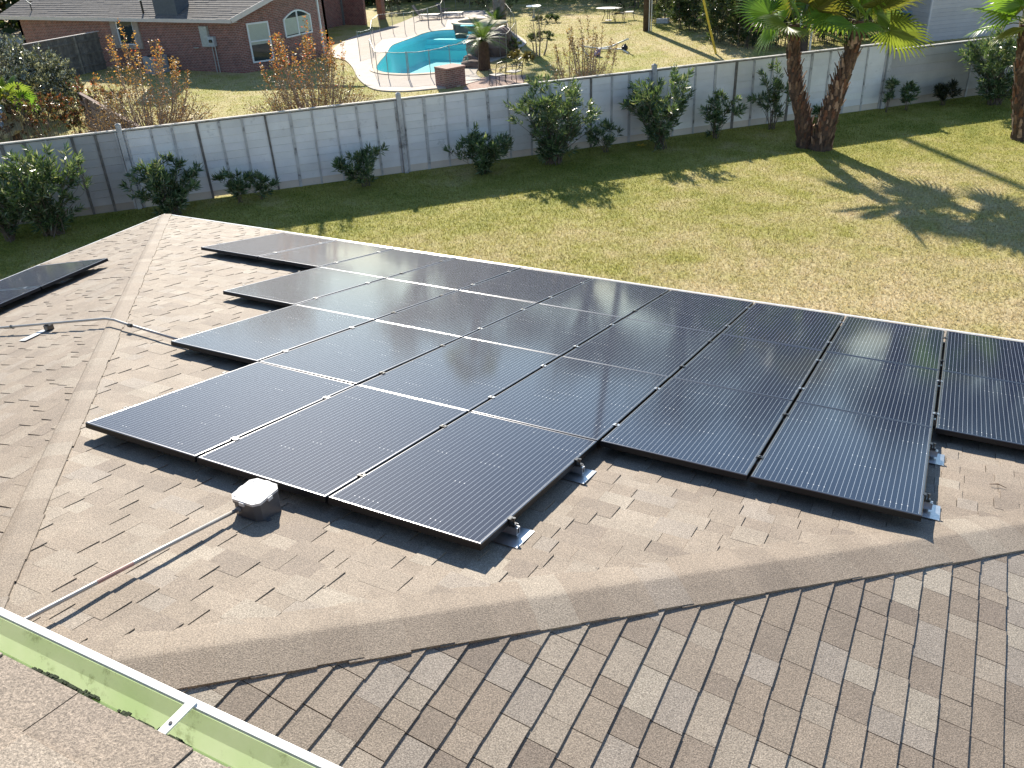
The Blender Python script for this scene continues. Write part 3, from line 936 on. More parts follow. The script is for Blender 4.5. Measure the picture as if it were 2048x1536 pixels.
def foot(parent, R, u, v, plate=True, org=None):
    mb = MB()
    p = lambda a, b, c: (u + a, v + b, c)
    mb.box(p(0, 0.026, -0.070), (0.040, 0.005, 0.072)); mb.box(p(0, 0.045, -0.1045), (0.040, 0.044, 0.005))
    o = mb.build('rail_foot', MAT['alu'], parent, origin=(org, 0, 0))
    MB().tube([p(0.0, 0.028, -0.062), p(0.0, 0.044, -0.062)], 0.009, 8).build('bolt', MAT['alu'], o, origin=(org, 0, 0))
    if plate:
        MB().box(p(-0.015, 0.0, -0.1015), (0.20, 0.22, 0.002)).build('flashing', MAT['alu'], o, origin=(org, 0, 0))


RAILV = (0.205, 0.775)
for r, (c0, c1) in enumerate(ROWS):
    for q, fv in enumerate(RAILV):
        v = (r + fv) * PITCH_V
        ua, ub = (c0 - 7) * PITCH_X + 0.13, (c1 - 7) * PITCH_X + 0.045
        lab = 'silver aluminium mounting rail under %s, %s' % (ROWNAME[r], ('upslope one', 'downslope one')[q])
        t = thing('mounting_rail', lab, 'rail', roof_pt(ua, v), ROOF_R, 'rails under the solar panels')
        mb = MB(); x0, x1 = 0.0, ub - ua; xc = (x0 + x1) / 2; ln = x1 - x0
        mb.box((xc, 0, -0.082), (ln, 0.036, 0.006)); mb.box((xc, -0.0155, -0.0625), (ln, 0.005, 0.033)); mb.box((xc, 0.0155, -0.0625), (ln, 0.005, 0.033))
        mb.box((xc, -0.011, -0.0435), (ln, 0.014, 0.005)); mb.box((xc, 0.011, -0.0435), (ln, 0.014, 0.005))
        mb.build('rail', MAT['alu'], t)
        for c in range(c0, c1 + 1):
            xg = (c - 7) * PITCH_X - ua
            if c == c0:
                xg += 0.001
            mb = MB()
            if c in (c0, c1):                       # end clamp: upright with a lip on the frame
                s = -1 if c == c0 else 1
                if c == c0:
                    MB().box((xg - 0.006, 0, 0.001), (0.016, 0.036, 0.005)).build('end_clamp', MAT['clampm'], t)
                    continue
                mb.box((xg - 0.002, 0, -0.019), (0.008, 0.038, 0.044)); mb.box((xg - 0.010, 0, 0.0025), (0.018, 0.038, 0.004))
                o = mb.build('end_clamp', MAT['clampm'], t)
                MB().tube([(xg + 0.014, 0, -0.045), (xg + 0.014, 0, 0.008)], 0.005, 6).tube([(xg + 0.014, 0, 0.002), (xg + 0.014, 0, 0.010)], 0.0105, 6).build('bolt', MAT['clampm'], o)
                MB().box((xg + 0.016, 0, -0.030), (0.026, 0.034, 0.012)).build('clamp_block', MAT['clampm'], o)
            else:
                mb.box((xg, 0, 0.0030), (0.046, 0.036, 0.004)); mb.box((xg - .010, 0, 0.0058), (0.010, 0.036, 0.003)); mb.box((xg + .010, 0, 0.0058), (0.010, 0.036, 0.003))
                o = mb.build('mid_clamp', MAT['alu'] if (c + r) % 3 else MAT['clampm'], t)
                MB().lathe([(0.0085, 0.004), (0.0085, 0.0125), (0.005, 0.0135)], (xg, 0, 0), 8).build('bolt', MAT['clampm'], o)
        x = x1 - 0.035
        while x > 0:
            foot(t, ROOF_R, x, 0.0, True, 0.0)
            x -= 1.22

# two panels on the left face
LEFT_R = np.stack([(0, 1, 0), (-CS, 0, -SN), (-SN, 0, CS)], 1)       # u = +Y, v = downslope


def left_pt(y, s, w=0.0):                           # s = distance downslope from the hip-side edge
    x0 = -7.86
    base = np.array((x0, 0, z_left(x0))) + LEFT_R[:, 2] * (-OFF)
    return base + LEFT_R @ np.array((y, s, w))


for q in range(2):
    t = solar_panel(left_pt(3.46 - q * PITCH_X, PANEL_L / 2), LEFT_R, ('black solar panel alone over the left eave, end one nearest the roof corner', 'black solar panel over the left eave, beside the corner-end panel')[q], 'solar panels on the left roof face')
for q, fv in enumerate((0.2, 0.78)):
    t = thing('mounting_rail', 'rail under the two panels over the left eave, %s' % ('upslope one', 'eave-side one')[q], 'rail', left_pt(1.9, fv * PANEL_L), LEFT_R, 'rails under the solar panels')
    mb = MB().box((1.0, 0, -0.062), (2.08, 0.036, 0.044)); mb.build('rail', MAT['alu'], t)
    for x in (0.4, 1.55):
        foot(t, LEFT_R, x, 0.0, True, 0.0)
    MB().box((0.55 + .5, 0, 0.003), (0.046, 0.036, 0.005)).build('mid_clamp', MAT['alu'], t)

# ------------------------------------------------------------------ junction box and conduits
jc = np.array((-1.350, -0.190, 0)); jz = z_main(jc[1])
t = thing('roof_junction_box', 'grey plastic junction box with pale lid standing on the shingles', 'junction box', (jc[0], jc[1], jz), None)
hw, ch = 0.098, 0.028


def octo(h, c): return [(-h + c, -h), (h - c, -h), (h, -h + c), (h, h - c), (h - c, h), (-h + c, h), (-h, h - c), (-h, -h + c)]


MB().prism(octo(hw, ch), -0.05, 0.128).build('box_body', MAT['boxgrey'], t)
lid = MB().prism(octo(hw + .006, ch + .004), 0.128, 0.143).build('lid', MAT['boxlid'], t)
mb = MB()
for a, b in ((-1, -1), (1, -1), (1, 1), (-1, 1)):
    mb = MB().lathe([(0.007, 0.143), (0.007, 0.146)], (a * (hw - .022), b * (hw - .022), 0), 8); mb.build('lid_screw', MAT['alu'], lid)
MB().prism(octo(hw + .004, ch), 0.112, 0.1275).build('rim', MAT['boxgrey'], t)
for a, b in ((-1, 0), (1, 0), (0, -1), (0, 1)):
    MB().box((a * (hw + .009), b * (hw + .009), 0.128), (.034 if b else .012, .034 if a else .012, .022)).build('lid_clip', MAT['boxlid'], lid)
for a, b in ((-1, -1), (1, 1), (1, -1)):
    MB().box((a * (hw + .012), b * (hw - .05), -0.01 - b * 0.02), (0.024, 0.03, 0.012)).build('mounting_tab', MAT['boxgrey'], t)


def conduit(name, label, pts, r, marks=()):
    base = np.asarray(pts[0], float)
    t = thing(name, label, 'conduit', base)
    MB().tube(pts, r, 10).build('pipe', MAT['conduit'], t, smooth=True, origin=base)
    return t, base


ys = np.linspace(-0.288, -2.6, 5)
pts = [(jc[0] - 0.045, y, z_main(y) + 0.052 - 0.012 * math.sin((y + .245) * 1.4)) for y in ys]
pts = [(p[0] - 0.012 * i, p[1], p[2]) for i, p in enumerate(pts)]
t, base = conduit('electrical_conduit', 'straight grey conduit running from the roof junction box to the gutter', pts, 0.0115)
a, b = np.array(pts[1]), np.array(pts[2])
MB().tube([a + (b - a) * .18, a + (b - a) * .52], 0.0119, 10).build('paint_smear', MAT['redmark'], t, origin=base)
MB().tube([np.array(pts[0]) + (0, .012, 0), np.array(pts[0]) - (0, .02, 0)], 0.017, 8).build('fitting', MAT['conduit'], t, origin=base)
hx1 = HIP1 - 1.80
pts = [(-8.6, 1.62, z_left(-8.6) + 0.075), (-7.0, 1.73, z_left(-7.0) + 0.075), (hx1 - 0.10, 1.84, z_left(hx1 - .1) + 0.078), (hx1 + 0.03, 1.84, z_main(1.84) + 0.075), (hx1 + .16, 1.83, z_main(1.83) + 0.068), (-3.9, 1.75, z_main(1.75) + 0.050)]
t, base = conduit('electrical_conduit', 'bent grey conduit crossing the left hip to the six-panel row', pts, 0.0125)
for px_, s in ((-4.80, 0), (-6.62, 1)):
    z = (z_main(1.80) if s == 0 else z_left(px_)) + 0.073
    yy = 1.80 if s == 0 else 1.755
    MB().tube([(px_ - .02, yy, z), (px_ + .02, yy, z)], 0.019, 8).build('coupling', MAT['clampm'], t, origin=base)
sx, sy_ = -6.05, 1.79
o = MB().box((sx, sy_, z_left(sx) + 0.03), (0.06, 0.07, 0.065)).build('support_block', MAT['clampm'], t, origin=base)
MB().box((sx - .06, sy_ - 0.14, z_left(sx - .06) + 0.012), (0.11, 0.26, 0.004), LEFT_R[:, [1, 0, 2]] * np.array([-1, 1, 1])).build('flashing', MAT['gut_w'], o, origin=base)
# a dry twig and a curled leaf lying on the shingles
p = on_plane(1995, 975, ROOF_R[:, 2], roof_pt(0, 0, OFF))
tag(MB().tube([p + (-.05, 0, .014), p + (0, .012, .02), p + (.05, -.004, .014)], [.003, .004, .002], 5).build('dry_twig', MAT['twig']), 'small dry twig lying on the sunlit shingles', 'twig')


# ------------------------------------------------------------------ white plank fence across the yard
FD = np.array((1, 1, 0)) / math.sqrt(2); FN = np.array((1, -1, 0)) / math.sqrt(2)      # along, towards the house
F0 = np.array((-15.6, 15.6, ZG))                   # s = 0 foot of the fence on y = x + 31.2


def fpt(s, w=0.0, z=0.0): return F0 + FD * s + FN * w + np.array((0, 0, z))


FR = np.stack([FD, FN * -1, (0, 0, 1)], 1)
FTOP = 2.13
LAP = np.array([[1, 0, 0], [0, math.cos(.04), math.sin(.04)], [0, -math.sin(.04), math.cos(.04)]])


def fence_stretch(label, s0, s1, battens, rows, matn, dark=(), top=FTOP, post_end=None, group='stretches of the plank fence', jitter=.006):
    base = fpt((s0 + s1) / 2)
    t = thing('plank_fence', label, 'fence', base, None, group)
    bs = [s0] + list(battens) + [s1]
    hrow = (top - 0.03) / rows
    for i in range(len(bs) - 1):
        a, b = bs[i], bs[i + 1]
        lift = random.choice((0,) * 30 + (0.05,))
        for r in range(rows):
            z0 = 0.0 + r * hrow + (lift if r == 0 else 0)
            zz = (z0 + (r + 1) * hrow - 0.008) / 2
            g = random.uniform(0.93, 1.03)
            tint = (g, g, g * random.uniform(.99, 1.03))
            if r == 0:
                tint = (g * .86, g * .77, g * .68)           # soil splash along the foot
            MB().box(fpt((a + b) / 2, random.uniform(-jitter, jitter) * .3, zz), (b - a - 0.004, 0.022, (r + 1) * hrow - z0 - random.choice((.003, .004, .006))), FR @ LAP, tint).build('plank', MAT[matn], t, origin=base, tint=True)
    for i, s in enumerate(battens):
        ln = top - 0.02
        lean = random.uniform(-.012, .012)
        mt = MAT['fenced'] if i in dark else MAT['batten']
        w = random.choice((0.055, 0.065, 0.085))
        MB().bar(fpt(s - lean, 0.026, 0.0), fpt(s + lean, 0.026, ln), w, 0.028, FN).build('batten', mt, t, origin=base, tint=True)
    MB().box(fpt((s0 + s1) / 2, -0.03, top / 2 + .03), (s1 - s0, 0.02, top - .07), FR).build('dark_backing', MAT['fenced'], t, origin=base)  # dark sheet added behind the planks so the gaps read as shade lines
    # cap board
    mb = MB(); n = max(2, int((s1 - s0) / 2.3)); ss = np.linspace(s0, s1, n + 1)
    for i in range(n):
        MB().box(fpt((ss[i] + ss[i + 1]) / 2, 0.0, top + 0.018 + random.uniform(-.006, .006)), (ss[i + 1] - ss[i] - .004, 0.125, 0.036), FR).build('cap_board', MAT['cap'], t, origin=base)
    if post_end is not None:
        mb = MB().box(fpt(post_end, 0.055, (top + 0.17) / 2), (0.13, 0.13, top + 0.17), FR)
        po = mb.build('post', MAT['batten'], t, origin=base, tint=True)
        mb = MB(); c = fpt(post_end, 0.055, top + 0.17)
        mb.add([c + FR @ np.array(k) for k in ((-.075, -.075, 0), (.075, -.075, 0), (.075, .075, 0), (-.075, .075, 0), (0, 0, .05))], [(0, 1, 4), (1, 2, 4), (2, 3, 4), (3, 0, 4), (3, 2, 1, 0)])
        mb.build('post_cap', MAT['cap'], po, origin=base)
        for w_ in (-0.115, 0.115):
            MB().bar(fpt(post_end + w_, 0.03, 0), fpt(post_end + w_, 0.03, top - .02), 0.045, 0.035, FN).build('batten', MAT['batten'], t, origin=base, tint=True)
    return t


fence_stretch('grey fence stretch with dark battens beside the big leafy bush', -13.0, -3.92, [-12.4, -11.8, -11.2, -10.6, -10.0, -9.4, -8.8, -8.15, -7.5, -6.82, -6.29, -5.76, -5.13, -4.56], 10, 'fenceg', dark=(7, 8, 9, 10, 12, 13), post_end=-3.92)
fence_stretch('white plank fence stretch between the orange crape myrtles', -3.92, 3.68, [-3.15, -2.62, -1.95, -1.37, -.76, -.11, .55, 1.16, 1.81, 2.44, 2.96], 10, 'fencew', dark=(2, 5), post_end=3.68)
fence_stretch('white plank fence stretch in front of the pool and brick pier', 3.68, 11.8, [4.41, 5.05, 5.69, 6.36, 7.0, 7.7, 8.35, 8.97, 9.68, 10.38, 10.98], 10, 'fencew', dark=(8,), post_end=11.8)
fence_stretch('white plank fence stretch behind the twin palm trunks', 11.8, 20.56, [12.55, 13.28, 13.99, 14.73, 15.39, 16.07, 16.78, 17.55, 18.26, 19.0, 19.74], 10, 'fencew', dark=(3, 6), post_end=20.6)
fence_stretch('lower grey fence stretch of wide boards before the shed', 20.66, 33.0, [24.2, 27.8], 7, 'fenceg', top=1.90)


# ------------------------------------------------------------------ cedar fences of the neighbours
def cedar_fence(name, label, a, b, h, matn, board=0.14, posts=(), rails_side=1, lowfrom=None):
    a, b = np.asarray(a, float), np.asarray(b, float)
    L = np.linalg.norm(b - a); d = (b - a) / L; n = np.array((-d[1], d[0], 0)) * rails_side
    Rm = np.stack([d, n, (0, 0, 1)], 1)
    base = (a + b) / 2
    t = thing(name, label, 'fence', base)
    k = int(L / board)
    for i in range(k):
        s = (i + .5) * board; g = random.uniform(.75, 1.2); hh = h + random.uniform(-.02, .02)
        MB().box(a + d * s + np.array((0, 0, hh / 2)), (board - .006, 0.018, hh), Rm, (g, g, g)).build('board', MAT[matn], t, origin=base, tint=True)
    for z in (0.35, h * .5, h - .3):
        MB().box(base + n * .03 + np.array((0, 0, z)), (L, 0.04, 0.09), Rm).build('rail', MAT[matn], t, origin=base, tint=True)
    MB().box(base + np.array((0, 0, h + .03)), (L, 0.12, 0.035), Rm).build('top_board', MAT['trim'] if matn == 'darkwood' else MAT[matn], t, origin=base, tint=True)
    s = 1.2
    while s < L:
        MB().box(a + d * s + n * .07 + np.array((0, 0, h / 2)), (0.09, 0.09, h), Rm, (1.5, 1.5, 1.45)).build('post', MAT[matn], t, origin=base, tint=True); s += 2.2
    return t


cedar_fence('cedar_fence', 'dark weathered board fence running up to the brick house', (-40.25, 12.0, ZG), (-40.25, 30.2, ZG), 1.86, 'darkwood', 0.15, rails_side=-1)
cedar_fence('cedar_fence', 'brown board fence between the shrub garden and the crape myrtle lawn', (-26.2, 17.7, ZG), (-18.2, 13.75, ZG), 1.78, 'brownwood', 0.16, rails_side=-1)


# ------------------------------------------------------------------ foliage helpers
def rand_dirs(n, zlo=-1.0, zhi=1.0):
    z = RNG.uniform(zlo, zhi, n); a = RNG.uniform(0, 2 * np.pi, n); r = np.sqrt(1 - z * z)
    return np.stack([r * np.cos(a), r * np.sin(a), z], 1)


def leaf_quads(P, D, L, W, fold=0.25):
    n = len(P); D = unit(D)
    S = unit(np.cross(D, rand_dirs(n))); Nn = np.cross(S, D)
    L = np.broadcast_to(L, (n,))[:, None]; W = np.broadcast_to(W, (n,))[:, None]
    V = np.empty((n, 4, 3))
    mid = P + D * L * .45 - Nn * W * fold
    V[:, 0] = P; V[:, 1] = mid + S * W * .5 + Nn * W * fold * 2; V[:, 2] = P + D * L - Nn * L * 0.12; V[:, 3] = mid - S * W * .5 + Nn * W * fold * 2
    F = np.arange(n * 4).reshape(n, 4)
    return V.reshape(-1, 3), F


def tint_mix(n, cols, weights=None, jit=0.18):
    cols = np.asarray(cols, float)
    i = RNG.choice(len(cols), n, p=None if weights is None else np.asarray(weights) / np.sum(weights))
    c = cols[i] * (1 + RNG.uniform(-jit, jit, (n, 1)))
    return np.clip(np.repeat(c, 4, 0), 0, 1)


def bezier(a, b, c, t): return (1 - t) ** 2 * a + 2 * t * (1 - t) * b + t * t * c


OLE = [(0.075, 0.135, 0.06), (0.12, 0.19, 0.09), (0.18, 0.25, 0.14), (0.05, 0.095, 0.045), (0.32, 0.36, 0.26)]  # last, pale tint stands in for leaves glinting in the sun
OLEW = [4, 4, 3, 2, 1.6]


def oleander(name, label, base, h, w, nstem, nleaf, cols=OLE, weights=OLEW, ll=(0.14, 0.24), lw=(0.032, 0.052), group='oleander bushes along the plank fence', low=0.25, lean=(0, 0), cat='bush', depth=0.7, mat='leafgloss', barkm='bark', up=0.35, mound=False, shoot=1.0):
    base = np.asarray(base, float)
    t = thing(name, label, cat, base, None, group)
    mb = MB(); P, D = [], []
    for i in range(nstem):
        a = random.uniform(0, 2 * math.pi); rr = math.sqrt(random.uniform(0.03, 1.0))
        hh = h * (1.0 - 0.42 * rr * rr) * random.uniform(0.72, 1.03)
        off = FD * math.cos(a) * w / 2 * rr + FN * math.sin(a) * w / 2 * rr * depth
        foot_ = base + np.array((random.uniform(-.08, .08) * w, random.uniform(-.08, .08) * w, 0)) + off * (.85 if mound else 0)
        tip = base + off + np.array((lean[0], lean[1], hh))
        mid = base + off * (.95 if mound else 0.35) + np.array((0, 0, hh * 0.55))
        pts = [bezier(foot_, mid, tip, k / 5) for k in range(6)]
        mb.tube(pts, [0.013 * (1 - .75 * k / 5) * min(1.2, max(.6, h / 2)) for k in range(6)], 4, cap=False)
        nsh = max(2, int(round(nleaf / nstem / 26)))
        for q in range(nsh):
            s_ = low + (1 - low) * (1.0 if q == 0 else random.random() ** .8)
            o0 = bezier(foot_, mid, tip, s_)
            outw = (o0 - base) * np.array((1, 1, .2)); outw = outw / (np.linalg.norm(outw) + .15)
            sd_ = unit(np.array((random.gauss(0, .5), random.gauss(0, .5), random.uniform(.2, 1.1))) + outw * .7)
            sl = random.uniform(.10, .22) * (w + h) * .5 * shoot
            end = o0 + sd_ * sl
            mb.tube([o0, end], [.006, .003], 3, cap=False)
            m = int(random.uniform(18, 32))
            tt = RNG.random((m, 1)) ** .7
            P.append(o0 + (end - o0) * (.15 + .85 * tt) + RNG.normal(0, .006 * (w + h), (m, 3)))
            rad = unit(np.cross(rand_dirs(m), sd_))
            D.append(unit(rad * (1.15 - .6 * tt) + sd_ * (.35 + .75 * tt) + rand_dirs(m) * .2))
    P, D = np.concatenate(P), np.concatenate(D)
    P[:, 2] = np.maximum(P[:, 2], base[2] + 0.04)
    n = len(P)
    V, F = leaf_quads(P, D, RNG.uniform(*ll, n), RNG.uniform(*lw, n))
    mb.build('stems', MAT[barkm], t, origin=base)
    np_mesh('foliage', V, F, MAT[mat], t, tint_mix(n, cols, weights), origin=base)
    return t


def fence_foot(px, d=0.55):                        # on the lawn d metres before the fence, seen at column px
    q = on_plane(px, 300, (1, -1, 0), F0 + FN * d)
    return np.array((q[0], q[1], ZG))


B = [  # px centre, width, height, distance to fence, stems, leaves, label
    (52, 2.0, 2.05, .95, 34, 5200, 'large dense oleander bush in front of the grey fence stretch'),
    (-40, 1.5, 1.9, .9, 22, 2600, 'oleander bush beside the largest left bush, by the grey fence'),
    (318, 1.45, 1.38, .65, 26, 2600, 'rounded oleander bush just right of the tall fence post'),
    (458, .68, .85, .55, 12, 620, 'small thin oleander with two tufts before the white planks'),
    (505, .55, .62, .5, 8, 330, 'tiny oleander shoot beside the small two-tufted oleander'),
    (722, 1.3, 1.0, .65, 18, 1300, 'low spreading dark oleander left of the pool-side fence post'),
    (963, 1.45, 1.02, .7, 26, 2400, 'low dense dark oleander right of the pool-side fence post'),
    (1108, 2.15, 2.1, .75, 36, 4200, 'tall full oleander with pale lit leaves before the black iron chairs'),
    (1212, .85, .72, .5, 12, 620, 'small sparse oleander between the two tallest bushes'),
    (1322, 1.85, 2.02, .7, 30, 3400, 'tall open oleander with a high tuft right of centre fence post'),
    (1428, 1.0, 1.35, .6, 14, 1000, 'leaning oleander beside the tall open oleander'),
    (1540, .95, 1.75, .5, 13, 900, 'slender upright oleander left of the twin palm trunks'),
    (1640, .55, .5, .4, 8, 300, 'small dark shoot against the fence between the twin palm trunks'),
    (1760, .34, 1.05, .35, 6, 330, 'narrow oleander shoot at the foot of the end post'),
    (1797, .55, .85, .4, 9, 380, 'small oleander just past the end post on the lower fence'),
    (1866, .85, .62, .4, 12, 320, 'sparse low twiggy shrub before the lower grey fence'),
    (1968, 2.5, 2.1, .9, 38, 5200, 'big dark oleander before the lower fence beside the single palm'),
]
for i, (px_, w, h, d, ns, nl, lab) in enumerate(B):
    d = d + (.5 if nl > 2000 else .28)
    oleander('oleander_bush', lab, fence_foot(px_, d), h * 1.07, w * 1.22, ns, int(nl * 1.1), lean=((.25, -.05) if 'leaning' in lab else (0, 0)),
             cols=[(0.03, 0.04, 0.025), (0.045, 0.055, 0.03)] if 'twiggy' in lab else OLE, weights=None if 'twiggy' in lab else OLEW, low=0.05 if nl > 900 else 0.25)


def crape(name, label, base, h, w, nstem, cols, wts, nleaf, bare=0.45, spikes=12, group='crape myrtles on the neighbour lawn'):
    base = np.asarray(base, float)
    t = thing(name, label, 'tree', base, None, group)
    trunk = MB(); twigs = MB(); P, D = [], []
    nt_ = max(4, nstem // 8)
    roots = [base + np.array((.34 * math.cos(k_ * 2.4), .42 * math.sin(k_ * 2.4), 0)) * math.sqrt((k_ + .3) / nt_) for k_ in range(nt_)]
    forks = [r_ + (r_ - base) * random.uniform(.5, 1.1) + np.array((0, 0, h * random.uniform(.2, .3))) for r_ in roots]
    for r_, f_ in zip(roots, forks):
        trunk.tube([r_, (r_ + f_) / 2 + (random.uniform(-.04, .04), random.uniform(-.04, .04), 0), f_], [.05, .036, .03], 6, cap=False)
    for i in range(nstem):
        a = random.uniform(0, 2 * math.pi); rr = math.sqrt(random.uniform(0.0, 1.0))
        spike = i < spikes
        if spike:
            rr *= .72
        hh = h * (1 - .48 * rr ** 1.6) * (random.uniform(.92, 1.0) if spike else random.uniform(.55, .86))
        off = np.array((math.cos(a), math.sin(a), 0)) * w / 2 * rr
        fork = min(forks, key=lambda q: np.linalg.norm(q[:2] - base[:2] - off[:2] * .38) + random.uniform(0, .25))
        tip = base + off + np.array((0, 0, hh))
        mid = fork + off * .42 + np.array((0, 0, (hh - fork[2] + base[2]) * .42))
        pts = [bezier(fork, mid, tip, k / 5) for k in range(6)]
        twigs.tube(pts, [0.017 * (1 - .75 * k / 5) for k in range(6)], 4, cap=False)
        for _ in range(3):
            s = random.uniform(.45, .9); q = bezier(fork, mid, tip, s)
            twigs.tube([q, q + np.array((random.uniform(-1, 1), random.uniform(-1, 1), 1.4)) * .16 * h / 3], [.006, .002], 3, cap=False)
        m = int(nleaf / nstem * (2.2 if spike else .75))
        lo = .72 if spike else bare
        tt = lo + (1 - lo) * RNG.random(m)
        pp = bezier(fork[None], mid[None], tip[None], tt[:, None]) + RNG.normal(0, 0.05 if spike else .10, (m, 3)) * (1.25 - tt[:, None] * .75) * h / 3.4
        P.append(pp); D.append(unit(rand_dirs(m, -.3, .8)))
    P, D = np.concatenate(P), np.concatenate(D); n = len(P)
    V, F = leaf_quads(P, D, RNG.uniform(.05, .085, n), RNG.uniform(.028, .045, n))
    hrel = np.clip((P[:, 2] - base[2]) / h, 0, 1)
    tn = tint_mix(n, cols, wts).reshape(n, 4, 3)
    k_ = np.clip((.74 - hrel - RNG.uniform(-.12, .12, n)) / .2, 0, .85)[:, None, None]
    tn = tn * (1 - k_) + np.array((0.17, 0.12, 0.085)) * k_                       # browned lower leaves
    trunk.build('trunk', MAT['barkpale'], t, origin=base)
    twigs.build('branches', MAT['barkpale'], t, origin=base)
    np_mesh('foliage', V, F, MAT['leafsoft'], t, tn.reshape(-1, 3), origin=base)
    return t


AUT = [(0.50, 0.24, 0.08), (0.55, 0.33, 0.11), (0.58, 0.13, 0.08), (0.34, 0.21, 0.10), (0.20, 0.14, 0.07), (0.13, 0.16, 0.06)]
crape('crape_myrtle', 'orange-leaved crape myrtle with a vase of bare stems before the brick house', fence_foot(308, -2.4), 4.6, 4.1, 165, AUT, [4, 4, 1, 4, 4, 1.5], 6200, .5, 16)
crape('crape_myrtle', 'red and orange crape myrtle in front of the arched window', fence_foot(640, -2.4), 4.4, 4.2, 170, AUT, [4, 3, 2.5, 3, 3, 2.5], 7600, .45, 20)
crape('crape_myrtle', 'nearly bare brown crape myrtle with seed heads beyond the fence', fence_foot(1170, -2.2), 3.7, 3.2, 105, [(0.22, 0.145, 0.08), (0.15, 0.10, 0.06), (0.30, 0.21, 0.11)], None, 2400, .55, 22)


# ------------------------------------------------------------------ palms
def fan_leaf(mb, tints, hub, d, up, R, nseg=30, span=R_(235), col=(0.10, 0.17, 0.03), droop=0.25):
    d = unit(d); side = unit(np.cross(d, up)); nrm = unit(np.cross(side, d)); rl_ = random.uniform(-.95, .95); side, nrm = side * math.cos(rl_) + nrm * math.sin(rl_), nrm * math.cos(rl_) - side * math.sin(rl_)
    da = span / nseg
    for i in range(nseg):
        a = -span / 2 + (i + .5) * da
        rl = R * (1 - 0.28 * abs(a / (span / 2)) ** 2) * random.uniform(.93, 1.04)
        ax = math.cos(a) * d + math.sin(a) * side
        sx_ = -math.sin(a) * d + math.cos(a) * side
        wi = rl * .55 * math.tan(da / 2) * 1.02
        inner = hub + ax * rl * .55 + nrm * rl * (.10 - .12 * droop)
        tip = hub + ax * rl + nrm * (.06 * rl) - np.array((0, 0, 1)) * droop * rl * random.uniform(.5, 1.3)
        pl = nrm * wi * .5
        m2 = hub + ax * rl * .78 + nrm * rl * .09 - np.array((0, 0, 1)) * droop * rl * .3
        vs = [hub, inner - sx_ * wi - pl, inner + pl * .6, inner + sx_ * wi - pl, m2 - sx_ * wi * .62, m2 + sx_ * wi * .62, tip]
        g = random.uniform(.8, 1.2)
        c = tuple(x * g for x in col)
        mb.add(vs, [(0, 1, 2), (0, 2, 3), (1, 4, 2), (2, 4, 5), (2, 5, 3), (4, 6, 5)], c)


def fan_palm(name, label, path, r0, r1, crown_dirs, R, group, boots=230, dead=3, nseg=30, petiole=1.0, col=(0.165, 0.24, 0.05)):
    base = np.asarray(path[0], float)
    t = thing(name, label, 'palm tree', base, None, group)
    P = [np.asarray(p, float) for p in path]
    n = 14
    cen, rad = [], []
    for k in range(n + 1):
        s = k / n * (len(P) - 1); i = min(int(s), len(P) - 2); f = s - i
        cen.append(P[i] * (1 - f) + P[i + 1] * f)
        rad.append((r0 + (r1 - r0) * (k / n) ** .8) * random.uniform(.93, 1.07) * (1.15 if k == 0 else 1))
    MB().tube(cen, rad, 12, (.62, .6, .58)).build('trunk', MAT['palmbark'], t, origin=base, tint=True)
    mb = MB()
    for k in range(boots):
        s = (k + random.random()) / boots * (n - .6); i = int(s); f = s - i
        c = cen[i] * (1 - f) + cen[i + 1] * f; r = rad[i] * (1 - f) + rad[i + 1] * f
        a = k * 2.39996 + random.uniform(-.25, .25); o = np.array((math.cos(a), math.sin(a), 0)); s_ = np.array((-math.sin(a), math.cos(a), 0))
        ln, w = random.uniform(.10, .27) * (1 if r0 > .2 else .7), random.uniform(.035, .075)
        out = random.uniform(.15, .7) if random.random() < .9 else 1.1
        root = c + o * r * .92; tip = root + o * ln * out * .55 + np.array((0, 0, ln))
        g = random.choice(((1.5, 1.45, 1.35), (.9, .85, .8), (.7, .6, .55), (2.6, 2.6, 2.6), (1.2, .85, .7), (1.0, .9, .85)))
        mb.add([root - s_ * w, root + s_ * w, tip + s_ * w * .45, tip - s_ * w * .45, root + o * .03 - s_ * w * .5 - (0, 0, .02), tip + o * .02],
               [(0, 1, 2, 3), (0, 4, 5, 3), (4, 1, 2, 5)], g)
    kind(mb.build('trunk_boots', MAT['palmbark'], t, origin=base, tint=True), 'stuff')
    top = P[-1]
    for i, (az, el, ln, fr) in enumerate(crown_dirs):
        d = np.array((math.cos(az) * math.cos(el), math.sin(az) * math.cos(el), math.sin(el)))
        hub = top + d * ln * petiole - np.array((0, 0, 0.10 * ln * petiole * (1 if el < .8 else .2)))
        mbp = MB(); mbp.tube([top, top + d * ln * petiole * .5 + (0, 0, .02), hub], [.022, .015, .009], 5, (.16, .20, .05))
        o = mbp.build('frond_stalk', MAT['frond'], t, origin=base, tint=True)
        mbf = MB(); dd = unit(d + np.array((0, 0, -.25 + .1 * el)))
        cc = col if i % 5 else (0.15, 0.17, 0.04)
        fan_leaf(mbf, None, hub, dd, (0, 0, 1), R * fr, nseg, R_(random.uniform(215, 275)), tuple(x * random.uniform(.8, 1.25) for x in cc), random.uniform(.03, .18))
        mbf.build('fan', MAT['frond'], o, origin=base, tint=True)
    return t


def palm_path(pxs, depth_pt):                       # trunk bent in the vertical plane facing the camera at the foot
    foot_ = np.asarray(depth_pt, float); v = (foot_ - CAM) * np.array((1, 1, 0)); v = unit(v)
    return [foot_] + [on_plane(x, y, v, foot_) for x, y in pxs]


def crown(n, lo=-.5, hi=1.35, ln=(.55, .95)):
    out = []
    for k in range(n):
        out.append((k * 2.39996 + random.uniform(-.2, .2), lo + (hi - lo) * (k + .5) / n, random.uniform(*ln), random.uniform(.85, 1.1)))
    return out


